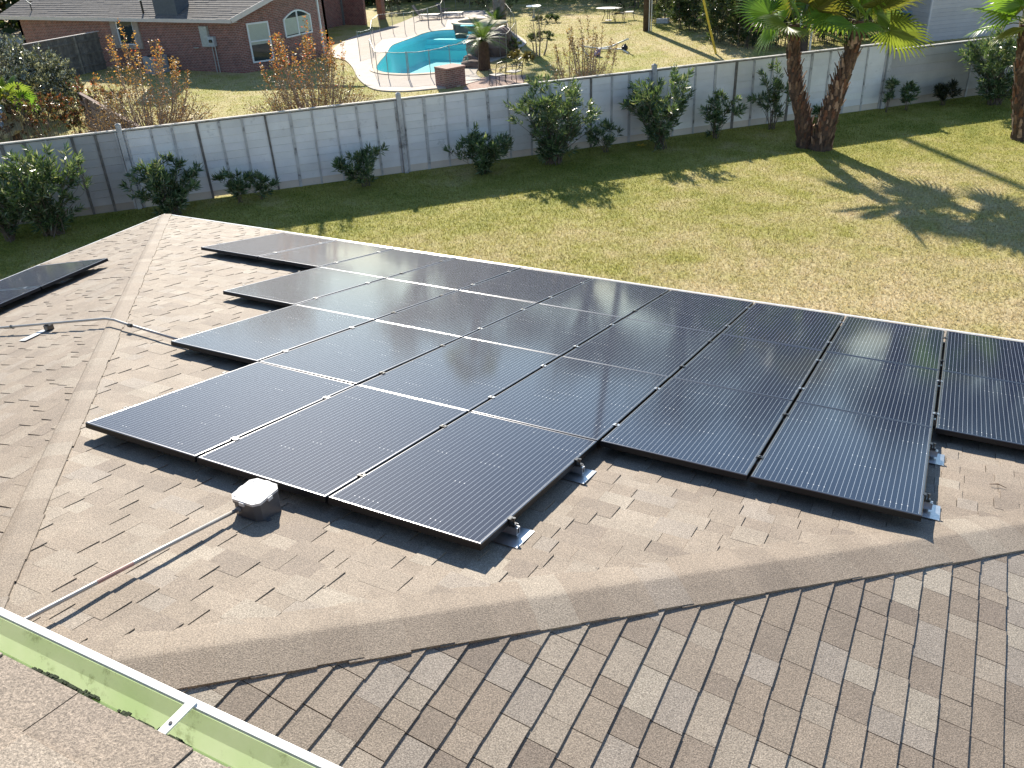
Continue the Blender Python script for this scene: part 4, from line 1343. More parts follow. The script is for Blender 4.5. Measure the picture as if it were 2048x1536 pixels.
b1, b2, b3 = gp(1612, 293), gp(1640, 298), gp(2046, 278)
fan_palm('fan_palm', 'left leaning trunk of the twin fan palms by the white fence', palm_path([(1606, 240), (1592, 180), (1586, 120), (1588, 48)], b1), .27, .15, crown(10, -.3, 1.4), 1.2, 'fan palms on the lawn')
fan_palm('fan_palm', 'right leaning trunk of the twin fan palms by the white fence', palm_path([(1655, 240), (1676, 180), (1697, 125), (1717, 40)], b2), .30, .165, crown(11, -.3, 1.4), 1.22, 'fan palms on the lawn')
fan_palm('fan_palm', 'single fan palm beside the big dark oleander', palm_path([(2044, 200), (2046, 130), (2054, 48)], b3), .30, .17, crown(11, -.3, 1.4), 1.22, 'fan palms on the lawn')


# ------------------------------------------------------------------ brick house of the neighbour
nb = thing('brick_house', 'red brick house with brown shingled roof beyond the pool lawn', 'house', (-38, 34, ZG))
NBO = np.array((-38, 34, ZG))
EZ = -1.70                                          # wall top


def wall_quad(name, a, b, z0, z1a, z1b, mt, thick=0.2, parent=nb, out=None):
    a, b = np.array((*a, 0.0)), np.array((*b, 0.0)); d = unit(b - a); n = np.array((d[1], -d[0], 0))
    vs = [a + (0, 0, z0), b + (0, 0, z0), b + (0, 0, z1b), a + (0, 0, z1a)]
    vs += [v - n * thick for v in vs]
    o = MB().add(vs, [(0, 1, 2, 3), (7, 6, 5, 4), (0, 4, 5, 1), (1, 5, 6, 2), (2, 6, 7, 3), (3, 7, 4, 0)]).build(name, mt, parent, origin=NBO)
    if mt is MAT['brick']:
        set_uv(o)
    return o


A0, A1, B1, C1 = (-47.36, 30.7), (-30.95, 30.7), (-30.04, 32.52), (-30.04, 36.6)
rslope = math.tan(R_(24))
wall_quad('wall', A0, A1, ZG - .1, EZ, EZ, MAT['brick'])
wall_quad('wall', A1, B1, ZG - .1, EZ + .1, EZ + 1.1, MAT['brick'])
wall_quad('wall', B1, C1, ZG - .1, EZ + 1.1, EZ + 2.6, MAT['brick'])
wall_quad('wall', C1, (-36.5, 36.6), ZG - .1, EZ + 2.6, EZ + 2.6, MAT['brick'])
wall_quad('wall', (-47.36, 44.0), A0, ZG - .1, EZ, EZ, MAT['brick'])
wall_quad('wall', (-46, 47.3), (-35.4, 47.3), ZG - .1, EZ + .9, EZ + .9, MAT['brick'])
wall_quad('wall', (-37.2, 36.6), (-37.2, 47.3), ZG - .1, EZ + .9, EZ + .9, MAT['brick'])
# stepped shingle courses on the roof plane
ey0, ez0 = 30.28, -1.66
roof_d = MB(); ncrs = 34; stp = 0.17
xl0, xr0 = -48.45, -30.72
for j in range(ncrs):
    y0_, y1_ = ey0 + j * stp, ey0 + (j + 1) * stp + .02
    za, zb_ = ez0 + (y0_ - ey0) * rslope + .014, ez0 + (y1_ - ey0) * rslope + .002
    xa, xb = xl0 + .25 * (y0_ - ey0), xr0 + 0.62 * (y0_ - ey0)
    x = xa
    while x < xb:
        x2 = min(xb, x + random.uniform(.5, 1.1)); dz = random.uniform(0, .010)
        roof_d.add([(x, y0_, za + dz), (x2, y0_, za + dz), (x2, y1_, zb_), (x, y1_, zb_), (x, y0_, za - .02), (x2, y0_, za - .02)], [(0, 1, 2, 3), (4, 5, 1, 0)])
        x = x2
nroof = roof_d.build('roof', MAT['troof'], nb, origin=NBO)
MB().add([(xl0, ey0, ez0 - .01), (xr0, ey0, ez0 - .01), (xr0 + 3.6, ey0 + 5.8, ez0 + 5.8 * rslope - .01), (xl0 + 1.45, ey0 + 5.8, ez0 + 5.8 * rslope - .01)], [(0, 1, 2, 3)]).build('roof_deck', MAT['troof'], nroof, origin=NBO)
MB().box((-39.6, ey0 - .01, ez0 - .075), (17.75, 0.03, 0.17)).build('fascia', MAT['trim'], nb, origin=NBO)
MB().box((-39.6, ey0 + .21, ez0 - .15), (17.75, 0.42, 0.02)).build('soffit', MAT['trim'], nb, origin=NBO)
MB().bar((xr0 + .02, ey0 - .02, ez0 - .05), (xr0 + .02 + .62 * 5.4, ey0 + 5.4, ez0 + 5.4 * rslope - .05), 0.06, 0.22).build('rake_board', MAT['trim'], nb, origin=NBO)
# chimney, vent stack and dish on the roof
sa, sb = (on_plane(311, 31, (0, -rslope, 1), (0, ey0, ez0)), on_plane(356, 31, (0, -rslope, 1), (0, ey0, ez0)))
cw = sb[0] - sa[0]
MB().box(((sa[0] + sb[0]) / 2, sa[1] + .45, sa[2] + 1.3), (cw, .9, 3.0)).build('chimney', simple('blue_grey_chimney', (0.075, 0.09, 0.11), .6), nroof, origin=NBO)
vp = on_plane(287, 27, (0, -rslope, 1), (0, ey0, ez0))
mb = MB().tube([vp, vp + (0, 0, .62)], .05, 8); mb.build('vent_stack', MAT['iron'], nroof, origin=NBO)
MB().lathe([(.10, .62), (.10, .68), (.02, .74)], vp, 10).build('vent_cap', MAT['whitepvc'], nroof, origin=NBO)
vp = on_plane(64, 22, (0, -rslope, 1), (0, ey0, ez0))
mb = MB().tube([vp, vp + (0, 0, .4)], .03, 6).lathe([(.02, .42), (.26, .5), (.27, .52)], vp, 14, sy=.5)
mb.build('satellite_dish', MAT['iron'], nroof, origin=NBO)
MB().bar(vp + (-.1, -.1, .55), vp + (.55, -.3, .38), .03, .03).build('dish_arm', MAT['metalgrey'], nroof, origin=NBO)


def window(label_name, a, d, s0, s1, z0, z1, arch=False, mull=1, rail=None, blind=0.5):
    a = np.array((*a, 0.0)); d = np.array((*d, 0.0)); d = unit(d); n = np.array((d[1], -d[0], 0)); Rm = np.stack([d, -n, (0, 0, 1)], 1)
    P = lambda s, z, w=0: a + d * s + n * w + np.array((0, 0, z))
    f = 0.075
    fr = MB()
    fr.box(P((s0 + s1) / 2, z0, .02), (s1 - s0 + f, .07, f), Rm)
    for s in (s0, s1):
        fr.box(P(s, (z0 + z1) / 2, .02), (f, .068, z1 - z0 + f * .9), Rm)
    zt = z1
    if arch:
        k = 10; rise = .32
        arcp = [P(s0 + (s1 - s0) * i / k, z1 + rise * math.sin(math.pi * i / k), .02) for i in range(k + 1)]
        for i in range(k):
            fr.bar(arcp[i], arcp[i + 1], .07, f, n)
    else:
        fr.box(P((s0 + s1) / 2, z1, .02), (s1 - s0 + f, .07, f), Rm)
    if mull == 2:
        fr.box(P((s0 + s1) / 2, (z0 + z1 + (.3 if arch else 0)) / 2, .022), (f, .064, z1 - z0 + (.3 if arch else 0)), Rm)
    if rail:
        fr.box(P((s0 + s1) / 2, rail, .022), (s1 - s0, .064, f * .9), Rm)
    w = fr.build(label_name, MAT['vinyl'], nb, origin=NBO)
    pane = MB()
    if arch:
        k = 10; vs = [P(s0, z0, .012), P(s1, z0, .012)] + [P(s1 - (s1 - s0) * i / k, z1 + .32 * math.sin(math.pi * i / k), .012) for i in range(k + 1)]
        pane.add(vs, [tuple(range(len(vs)))])
    else:
        pane.add([P(s0, z0, .012), P(s1, z0, .012), P(s1, z1, .012), P(s0, z1, .012)], [(0, 1, 2, 3)])
    pane.build('pane', MAT['glassd'], w, origin=NBO)
    if blind:
        zb0 = z1 - (z1 - z0) * blind
        bl = MB(); zz = z1 + (.02 if arch else 0)
        nsl = 14
        for i in range(nsl):
            za = zb0 + (zz - zb0) * i / nsl
            bl.add([P(s0 + .03, za, .016), P(s1 - .03, za, .016), P(s1 - .03, za + (zz - zb0) / nsl, .019), P(s0 + .03, za + (zz - zb0) / nsl, .019)], [(0, 1, 2, 3)])
        bl.build('blind', MAT['blind'], w, origin=NBO)


window('window', A0, (1, 0), -39.28 + 47.36, -38.05 + 47.36, -3.0, -1.80, mull=1, rail=None, blind=0)
MB().box((-39.52, 30.66, -2.45), (.40, 0.09, 1.5)).box((-37.82, 30.66, -2.45), (.40, 0.09, 1.5)).box((-38.67, 30.665, -3.14), (1.28, 0.09, .16)).build('window_surround', simple('stone_surround', (0.36, 0.30, 0.26), .9), nb, origin=NBO)
window('window', A1, (1, 2), .60, 1.66, -3.76, -1.98, rail=-2.80, blind=.55)
window('window', B1, (0, 1), .68, 2.74, -2.86, -2.02, arch=True, mull=2, blind=.9)
MB().box((-30.0, 36.0, -2.6), (.08, .08, 3.2)).build('downspout', MAT['vinyl'], nb, origin=NBO)
MB().box((-33.0, 30.62, -2.50), (.50, .14, .95)).build('breaker_panel', MAT['metalgrey'], nb, origin=NBO)
o = MB().box((-32.56, 30.60, -2.72), (.40, .18, .46)).build('meter_box', simple('meter_grey', (.42, .46, .50), .45, .2), nb, origin=NBO)
MB().lathe([(.10, 0), (.10, .1), (.06, .13)], (-32.56, 30.5, -2.75), 12).build('meter_glass', MAT['glassd'], o, origin=NBO)
for x in (-32.66, -32.46):
    MB().tube([(x, 30.62, -2.95), (x, 30.62, -4.2)], .025, 6).build('service_pipe', MAT['metalgrey'], nb, origin=NBO)
MB().lathe([(.02, -.03), (.20, 0), (.20, .02)], (-33.75, 30.6, -3.05), 12, sy=.3).build('wall_light', MAT['metalgrey'], nb, origin=NBO)
dq = gp(690, 50)
MB().box((-37.6, 47.22, ZG + 1.05), (1.05, 0.09, 2.1)).build('door', MAT['door'], nb, origin=NBO)
MB().box((-37.6, 47.16, ZG + 1.72), (.5, 0.03, .42)).build('door_glass', simple('warm_brown_glass', (.32, .22, .12), .2), nb, origin=NBO)  # glass given one even warm brown
cpos = gp(764, 38)
o = MB().box((cpos[0], cpos[1], ZG + 1.7), (.42, .42, 3.4)).build('porch_column', MAT['brick'], nb, origin=NBO); set_uv(o)
MB().box((-40.5, 44.0, EZ + 1.1), (9.5, 14.5, .18)).build('porch_roof', MAT['troof'], nb, origin=NBO)

t = thing('air_conditioner', 'grey air conditioner unit against the brick wall behind the crape myrtle', 'air conditioner', (-36.1, 29.9, ZG))
MB().box((0, 0, .42), (.85, .85, .80)).build('casing', MAT['acm'], t)
MB().lathe([(.36, .822), (.36, .84), (.30, .845)], (0, 0, 0), 16).build('fan_grille', MAT['iron'], t)
MB().box((0, 0, -.02), (1.0, 1.0, .08)).build('pad', MAT['deckc'], t)


# ------------------------------------------------------------------ pool yard
t = thing('brick_pier', 'square brown brick pier with pale brick top before the pool', 'brick pier', (*gp(902, 182)[:2], ZG))
pa, pb, pcn = gp(883, 184), gp(931, 176), gp(873, 160)
o_ = np.array((*gp(902, 172)[:2], ZG)); t.matrix_world = Matrix.Translation(Vector(o_))
ang = math.atan2(*(gp(931, 178) - gp(888, 187))[[1, 0]])
Rm = np.array([[math.cos(ang), -math.sin(ang), 0], [math.sin(ang), math.cos(ang), 0], [0, 0, 1]])
set_uv(MB().box((0, 0, .38), (1.0, .85, .78), Rm).build('pier_body', MAT['pierbrick'], t))
for i in range(9):
    MB().box(Rm @ np.array((-.5 + (i + .5) * .1155, 0, .80)), (.108, .93, .06), Rm).build('cap_brick', MAT['piercap'], t)


def pool_fence(label, pxs, h=1.22, thick=()):
    pts = [gp(*p) for p in pxs]; base = np.asarray(pts[0], float)
    t = thing('pool_fence', label, 'pool fence', base, None, 'stretches of the mesh pool fence')
    for i, p in enumerate(pts):
        r = .035 if i in thick else .017
        po = MB().tube([p, p + (0, 0, h)], r, 8).build('post', MAT['grey_rail'], t, origin=base)
        MB().lathe([(r * 1.15, 0), (r * 1.15, .015), (r * .4, .03)], p + (0, 0, h), 8).build('post_cap', MAT['grey_rail'], po, origin=base)
    for i in range(len(pts) - 1):
        a, b = pts[i], pts[i + 1]; n = unit(np.cross(b - a, (0, 0, 1)))
        MB().add([a + (0, 0, .03), b + (0, 0, .03), b + (0, 0, h - .02), a + (0, 0, h - .02)], [(0, 1, 2, 3)]).build('mesh_panel', MAT['net'], t, origin=base)
        MB().bar(a + (0, 0, h - .015), (a + b) / 2 + (0, 0, h - .035), .012, .025).bar((a + b) / 2 + (0, 0, h - .035), b + (0, 0, h - .015), .012, .025).build('top_band', MAT['grey_rail'], t, origin=base)
        MB().bar(a + (0, 0, .03), b + (0, 0, .03), .01, .022).build('bottom_band', MAT['iron'], t, origin=base)
    return t


pool_fence('mesh pool fence along the pool edge behind the brick pier', [(744, 128), (757, 160), (778, 160), (817, 161), (819.5, 161), (862, 157), (902, 146), (937, 137), (969, 125), (1001, 118)])
pool_fence('short mesh pool fence stretch beside the waterfall rocks', [(1001, 118), (1014, 120), (1023, 109), (1034, 90), (1029, 75), (1022, 62)])
pool_fence('mesh pool fence on the patio side of the deck', [(884, 48), (858, 58), (830, 65), (811, 69), (787, 68), (761, 72), (748, 84), (746, 106), (720, 113)], thick=(0, 1))
pool_fence('mesh pool fence behind the lounge chairs and spa', [(1022, 62), (1000, 30), (975, 22), (940, 19), (912, 20), (890, 30), (884, 48)])


def chaise(label, c, ang):
    c = np.asarray(c, float)
    Rm = [[math.cos(ang), -math.sin(ang), 0], [math.sin(ang), math.cos(ang), 0], [0, 0, 1]]
    t = thing('chaise_lounge', label, 'lounge chair', c, Rm, 'lounge chairs by the pool')
    f = MB()
    for s in (-.31, .31):
        f.bar((-.65, s, .34), (.75, s, .34), .04, .04); f.bar((-.65, s, .36), (-1.05, s, .95), .04, .04)
    f.bar((.75, -.31, .34), (.75, .31, .34), .04, .04)
    f.build('frame', MAT['sling'], t)
    for x in (-.55, .65):
        for s in (-.31, .31):
            MB().bar((x, s, 0), (x, s, .34), .035, .035).build('leg', MAT['sling'], t)
    MB().box((.06, 0, .355), (1.38, .58, .02)).build('seat', MAT['tabletop'], t)
    d = unit(np.array((-.40, 0, .59))); MB().box((-.85, 0, .66), (.72, .58, .02), np.stack([d, (0, 1, 0), np.cross(d, (0, 1, 0))], 1)).build('backrest', MAT['sling'], t)
    for s in (-.31, .31):
        MB().bar((-.5, s, .36), (-.5, s, .58), .03, .03).bar((-.75, s, .58), (-.2, s, .58), .03, .05).build('armrest', MAT['sling'], t)


chaise('dark lounge chair on the far pool deck beside the thick fence posts', gp(858, 40), R_(20))
chaise('dark lounge chair on the far pool deck beside the raised spa', gp(905, 36), R_(12))

# raised spa
sc_ = gp(951, 42, ZG + .45)
sp = thing('spa', 'round raised spa with dark stone wall and cream rim behind the pool', 'spa', (sc_[0], sc_[1], ZG))
MB().lathe([(1.42, -.6), (1.42, .40)], (0, 0, 0), 28, cap=False).build('stone_wall', MAT['rock'], sp)
MB().lathe([(1.5, .38), (1.5, .47), (1.12, .47), (1.10, .38)], (0, 0, 0), 32, cap=False).build('rim', MAT['coping'], sp)
MB().lathe([(1.12, .40), (1.10, -.3), (0.01, -.3)], (0, 0, 0), 28, cap=False).build('basin', simple('spa_plaster', (.36, .38, .36), .7), sp)
MB().lathe([(1.11, .24), (0.001, .24)], (0, 0, 0), 28, cap=False).build('water', MAT['water'], sp)
sd = unit(np.array((pc[0], pc[1])) - sc_[:2])
MB().box((sd[0] * 1.45, sd[1] * 1.45, .40), (.9, .5, .06), [[-sd[1], sd[0], 0], [sd[0], sd[1], 0], [0, 0, 1]]).build('spillway', MAT['plaster'], sp)


# waterfall rocks
def rock_mesh(name, c, s, mat, seed, label, group='waterfall rocks beside the pool', cat='rock'):
    import bmesh
    bm = bmesh.new(); bmesh.ops.create_icosphere(bm, subdivisions=3, radius=1.0)
    rg = np.random.default_rng(seed); K = rg.normal(0, 1, (7, 3)); ph = rg.uniform(0, 6, 7)
    for v in bm.verts:
        p = np.array(v.co)
        dsp = 1 + sum(.13 * math.sin(float(K[i] @ p) * (1.5 + i * .7) + ph[i]) / (1 + .3 * i) for i in range(7))
        q = np.round(p * dsp * 5) / 5 * .35 + p * dsp * .65
        v.co = Vector((q[0] * s[0], q[1] * s[1], max(q[2] * s[2], -s[2] * .8)))
    me = bpy.data.meshes.new(name); bm.to_mesh(me); bm.free()
    o = finish(name, me, mat); o.location = Vector(c)
    tag(o, label, cat, group)
    return o


for i, (px_, py_, z, s, lab) in enumerate([
    (985, 112, .5, (.95, .7, 1.0), 'largest brown boulder of the waterfall, behind the fence posts'),
    (957, 118, .35, (.6, .55, .75), 'brown boulder at the pool edge under the sago crown'),
    (1012, 105, .45, (.6, .55, .8), 'brown boulder beside the netted fence corner'),
    (941, 127, .15, (.45, .35, .28), 'low rock ledge overhanging the pool water'),
    (950, 136, .12, (.6, .35, .2), 'flat rock slab at the pool rim by the sago trunk'),
    (984, 84, .95, (.85, .6, .22), 'pale cap stone standing in for the sunlit tops of the waterfall'),  # paler rock colour imitates sunlight on the boulder tops
    (948, 110, .22, (.3, .3, .25), 'small rock stepping into the pool water')]):
    p = gp(px_, py_); rock_mesh('waterfall_rock', (p[0], p[1], ZG + z), s, MAT['boulder'] if 'pale' in lab else MAT['rock'], 20 + i, lab)
p = gp(18, 292); rock_mesh('boulder', (p[0], p[1], ZG + .8), (.75, .5, .5), MAT['boulder'], 77, 'yellowish boulder beside the round brown bush behind the grey fence', None)


# feather fronds for the sago
def sago(name, label, base, trunk_h, R, nf, rtrunk=.22):
    base = np.asarray(base, float); t = thing(name, label, 'palm tree', base)
    top = base + np.array((0, 0, trunk_h))
    MB().tube([base, base + (0, .03, trunk_h * .5), top], [rtrunk * 1.15, rtrunk, rtrunk * .9], 10, (.5, .45, .4)).build('trunk', MAT['palmbark'], t, origin=base, tint=True)
    for k in range(nf):
        az = k * 2.39996; el = .15 + 1.05 * (k / nf)
        d = np.array((math.cos(az) * math.cos(el), math.sin(az) * math.cos(el), math.sin(el)))
        mb = MB(); L = R * random.uniform(.85, 1.1)
        pts = [top + d * L * s - np.array((0, 0, 1)) * L * .42 * s * s * (1.2 - .6 * el) for s in np.linspace(0, 1, 9)]
        mb.tube(pts, [.012] * 8 + [.004], 4, (.10, .16, .04))
        for i in range(1, 9):
            for j in range(3):
                q = pts[i - 1] + (pts[i] - pts[i - 1]) * (j / 3); ax = unit(pts[i] - pts[i - 1]); sd_ = unit(np.cross(ax, (0, 0, 1)))
                ll = .24 * (1 - abs(i / 9 - .5)) * R
                for s in (-1, 1):
                    tip = q + (sd_ * s + ax * .55) * ll - np.array((0, 0, .1 * ll))
                    g = random.uniform(.8, 1.2)
                    mb.add([q, q + ax * .03, tip], [(0, 1, 2)], (.085 * g, .145 * g, .035 * g))
        mb.build('frond', MAT['frond'], t, origin=base, tint=True)
    return t


sago('sago_palm', 'dark-trunked sago palm with feathery crown beside the waterfall rocks', gp(969, 140), 1.30, 1.40, 26, .27)
sago('sago_palm', 'low sago palm at the foot of the grey palm trunk', gp(992, 62), .45, 1.25, 20)

# tall grey palm trunk rising out of the picture
p = gp(1001, 58)
t = thing('tall_palm', 'thick grey palm trunk rising beside the spa', 'palm tree', p, None)
MB().tube([(0, 0, 0), (-.03, 0, 2.5), (-.1, 0, 6), (-.15, .1, 10)], [.40, .34, .30, .26], 14).build('trunk', MAT['greytrunk'], t)
mb = MB()
for k in range(130):
    z = k / 130 * 4.5; a = k * 2.4; o_ = np.array((math.cos(a), math.sin(a), 0)); s_ = np.array((-math.sin(a), math.cos(a), 0)); c = np.array((-.03 * z / 2.5, 0, z)); r = .39 - .02 * z
    mb.add([c + o_ * r - s_ * .09, c + o_ * r + s_ * .09, c + o_ * (r + .07) + (0, 0, .16) + s_ * .03, c + o_ * (r + .07) + (0, 0, .16) - s_ * .03], [(0, 1, 2, 3)])
kind(mb.build('trunk_boots', MAT['greytrunk'], t), 'stuff')
mb = MB()
for az, el, ln, fr in crown(16, -.3, 1.3):
    d = np.array((math.cos(az) * math.cos(el), math.sin(az) * math.cos(el), math.sin(el)))
    fan_leaf(mb, None, np.array((-.15, .1, 10)) + d * 1.1, d, (0, 0, 1), 1.2, 22, R_(230), (.12, .18, .04), .3)
mb.build('crown', MAT['frond'], t, tint=True)


# iron garden chairs
def iron_chair(label, c, ang, group, seat_mat='iron', nback=5, cat='chair', s=1.0):
    Rm = np.array([[math.cos(ang), -math.sin(ang), 0], [math.sin(ang), math.cos(ang), 0], [0, 0, 1]]) * s
    t = thing('iron_chair', label, cat, c, Rm, group)
    for x, y in ((-.26, -.24), (-.26, .24), (.24, -.24), (.24, .24)):
        MB().tube([(x * 1.25, y * 1.15, 0), (x * 1.02, y, .22), (x, y, .43)], [.016, .014, .018], 6).build('leg', MAT['iron'], t)
    MB().box((0, 0, .445), (.54, .54, .03)).build('seat', MAT[seat_mat], t)
    b = MB()
    for y in (-.26, .26):
        b.tube([(-.27, y, .43), (-.33, y, .75), (-.42, y * .9, .98)], .018, 6)
    b.tube([(-.42, -.235, .98), (-.43, 0, 1.03), (-.42, .235, .98)], .018, 6)
    b.tube([(-.29, -.26, .55), (-.29, .26, .55)], .013, 6)
    b.build('back_frame', MAT['iron'], t)
    g = MB()
    for k in range(nback):
        y = -.2 + .4 * k / (nback - 1)
        g.tube([(-.29, y, .55), (-.33, -y * .6, .72), (-.36, y, .84), (-.42, y * .4, 1.0)], .009, 5)
    g.build('back_scroll', MAT['iron'], t)
    for y in (-.28, .28):
        MB().tube([(-.33, y, .72), (-.05, y, .70), (.22, y, .66), (.25, y, .44)], .015, 6).build('armrest', MAT['iron'], t)


iron_chair('black scrolled iron chair on the brick paving behind the fence', gp(996, 171), R_(150), 'iron chairs by the fence', 'seatgrey')
iron_chair('black scrolled iron chair at the lawn edge of the brick paving', gp(1028, 164), R_(175), 'iron chairs by the fence', 'seatgrey')

t = thing('garden_table', 'pale oval iron garden table on the far lawn', 'table', gp(1217, 41))
MB().lathe([(.80, .70), (.82, .715), (.80, .73)], (0, 0, 0), 26, sy=.62).build('table_top', MAT['tabletop'], t)
for a in range(4):
    x, y = .32 * math.cos(a * 1.571 + .5), .24 * math.sin(a * 1.571 + .5)
    MB().tube([(x * 1.3, y * 1.3, 0), (x * .7, y * .7, .4), (x, y, .70)], .018, 6).build('leg', MAT['iron'], t)
MB().lathe([(.22, .0), (.22, .03)], (0, 0, 0), 12).build('base', MAT['tabletop'], t)
iron_chair('iron chair with pale seat right of the oval garden table', gp(1258, 39), R_(200), 'chairs at the oval table', 'tabletop')
iron_chair('dark iron chair tucked against the oval garden table', gp(1238, 42), R_(120), 'chairs at the oval table')

# white hammock stand on the lawn
base = gp(1218, 108)
t = thing('hammock_stand', 'curved white pipe hammock stand lying on the neighbour lawn', 'hammock stand', base)
P = lambda x, y, z=0.0: gp(x, y, ZG + z) - base
MB().tube([P(1164, 92, .55), P(1178, 95, .22), P(1200, 97, .1), P(1222, 93, .15), P(1240, 85, .3), P(1256, 78, .65)], .045, 8).build('spine', MAT['whitepvc'], t, smooth=True)
MB().tube([P(1182, 96, .15), P(1205, 98, .1), P(1242, 98, .1), P(1256, 106, .05)], .038, 8).build('front_foot', MAT['whitepvc'], t, smooth=True)
MB().tube([P(1166, 95, .4), P(1169, 104, .1), P(1176, 110, .05)], .038, 8).build('end_foot', MAT['whitepvc'], t, smooth=True)
p = gp(1249, 103); rock_mesh('ball', (p[0], p[1], ZG + .16), (.17, .17, .17), MAT['iron'], 5, 'dark round ball on the lawn by the hammock stand', None, 'ball')
p = gp(1195, 113); rock_mesh('toy', (p[0], p[1], ZG + .16), (.16, .2, .18), simple('violet_plastic', (.16, .13, .32), .5), 6, 'small violet toy behind the bare crape myrtle', None, 'toy')
p = gp(1300, 52)
tag(MB().box(gp(1326, 46) + (0, 0, .12), (.7, .4, .26)).build('white_bag', simple('pale_bag', (.55, .57, .6), .8)), 'pale bag lying under the hedge beside the utility pole', 'bag')

# utility pole with two white service pipes
p = gp(1293, 62)
t = thing('utility_pole', 'dark wooden utility pole with two white pipes on the lawn', 'utility pole', p)
MB().tube([(0, 0, -.1), (0, 0, 20.5)], [.21, .16], 12).build('pole', MAT['polewood'], t, smooth=True)
rv = np.array((AX_R[0], AX_R[1], 0)); rv /= np.linalg.norm(rv); fv_ = np.array((AX_F[0], AX_F[1], 0)); fv_ /= np.linalg.norm(fv_)
for s in (.10, .23):
    q = rv * s - fv_ * .2; MB().tube([q, q + (0, 0, 8)], .03, 8).build('service_pipe', MAT['whitepvc'], t)
MB().bar((-1.2, 0, 19.6), (1.2, 0, 19.6), .1, .12).build('crossarm', MAT['polewood'], t)
p = gp(1432, 108); q = p + (np.asarray(gp(1293, 62)) - p) * .42 + (0, 0, 9.5)
t = thing('guy_wire', 'yellow guy-wire guard slanting up from the lawn by the hedge', 'guy wire', p)
d = unit(np.asarray(q) - p)
d = unit(on_plane(1407, 0, fv_, p) - p)
MB().tube([(0, 0, 0), d * 3.0], .055, 8).build('guard', MAT['yellow'], t); MB().tube([d * 2.9, d * 14], .012, 5).build('wire', MAT['grey_rail'], t)
p = gp(1604, 118)
t = thing('hedge_post', 'dark post with white pipes above the fence between the palms', 'post', p)
MB().tube([(0, 0, 0), (0, 0, 5)], .19, 10).build('post', MAT['polewood'], t)
for s in (-.26, .26):
    MB().tube([rv * s - fv_ * .1, rv * s - fv_ * .1 + (0, 0, 5)], .045, 8).build('service_pipe', MAT['whitepvc'], t)

# shed and bin
cn = gp(1850, 84)
t = thing('garden_shed', 'grey lap-sided shed beyond the lower fence', 'shed', cn)
da = unit(np.array((-1.0, 1.15, 0))); db = unit(np.array((1.15, 1.0, 0)))
for dv, L, nm in ((da, 4.2, 'lit'), (db, 5.2, 'shade')):
    nn = np.array((dv[1], -dv[0], 0)) if nm == 'shade' else np.array((-dv[1], dv[0], 0))
    Rm = np.stack([dv, nn, (0, 0, 1)], 1)
    for k in range(16):
        g = random.uniform(.95, 1.04)
        MB().box(dv * L / 2 + nn * (-.012 + .0) + np.array((0, 0, .09 + k * .18)), (L, .03, .176), Rm @ np.array([[1, 0, 0], [0, math.cos(.06), math.sin(.06)], [0, -math.sin(.06), math.cos(.06)]]), (g, g, g)).build('siding_board', MAT['siding'], t, tint=True)
MB().box((0, 0, 1.45), (.09, .09, 2.9), np.stack([da, db, (0, 0, 1)], 1), (1.15, 1.15, 1.15)).build('corner_board', MAT['siding'], t, tint=True)
c = (da * 4.2 + db * 5.2) / 2
MB().box(c + (0, 0, 1.4), (4.1, 5.1, 2.8), np.stack([da, db, (0, 0, 1)], 1)).build('shed_core', MAT['siding'], t, tint=True)
Rm = np.stack([da, db, (0, 0, 1)], 1)
MB().add([c + Rm @ np.array(v) for v in ((-2.4, -2.9, 2.85), (2.4, -2.9, 2.85), (2.4, 2.9, 2.85), (-2.4, 2.9, 2.85), (0, -2.9, 4.0), (0, 2.9, 4.0))], [(0, 4, 5, 3), (1, 2, 5, 4), (0, 1, 4), (3, 5, 2)]).build('roof', MAT['troof'], t)
p = gp(1815, 74)
t = thing('blue_bin', 'dark blue wheeled bin with pale lid standing beside the shed', 'bin', p, np.stack([db, -da, (0, 0, 1)], 1))
b = MB(); b.add([(x * (.27 if z < .1 else .33), y * (.27 if z < .1 else .36), z) for z in (.06, 1.12) for x, y in ((-1, -1), (1, -1), (1, 1), (-1, 1))], [(3, 2, 1, 0), (4, 5, 6, 7), (0, 1, 5, 4), (1, 2, 6, 5), (2, 3, 7, 6), (3, 0, 4, 7)])
b.build('body', MAT['bluebin'], t)
MB().add([(-.36, -.40, 1.12), (.36, -.40, 1.12), (.36, .40, 1.14), (-.36, .40, 1.14), (-.32, -.34, 1.21), (.32, -.34, 1.21), (.32, .36, 1.23), (-.32, .36, 1.23)], [(0, 1, 5, 4), (1, 2, 6, 5), (2, 3, 7, 6), (3, 0, 4, 7), (4, 5, 6, 7)]).build('lid', MAT['bluelid'], t)
MB().bar((-.3, .45, 1.06), (.3, .45, 1.06), .03, .03).build('handle', MAT['bluebin'], t)
for s in (-.3, .3):
    MB().tube([(s - .03, .33, .12), (s + .03, .33, .12)], .12, 12).build('wheel', MAT['iron'], t)

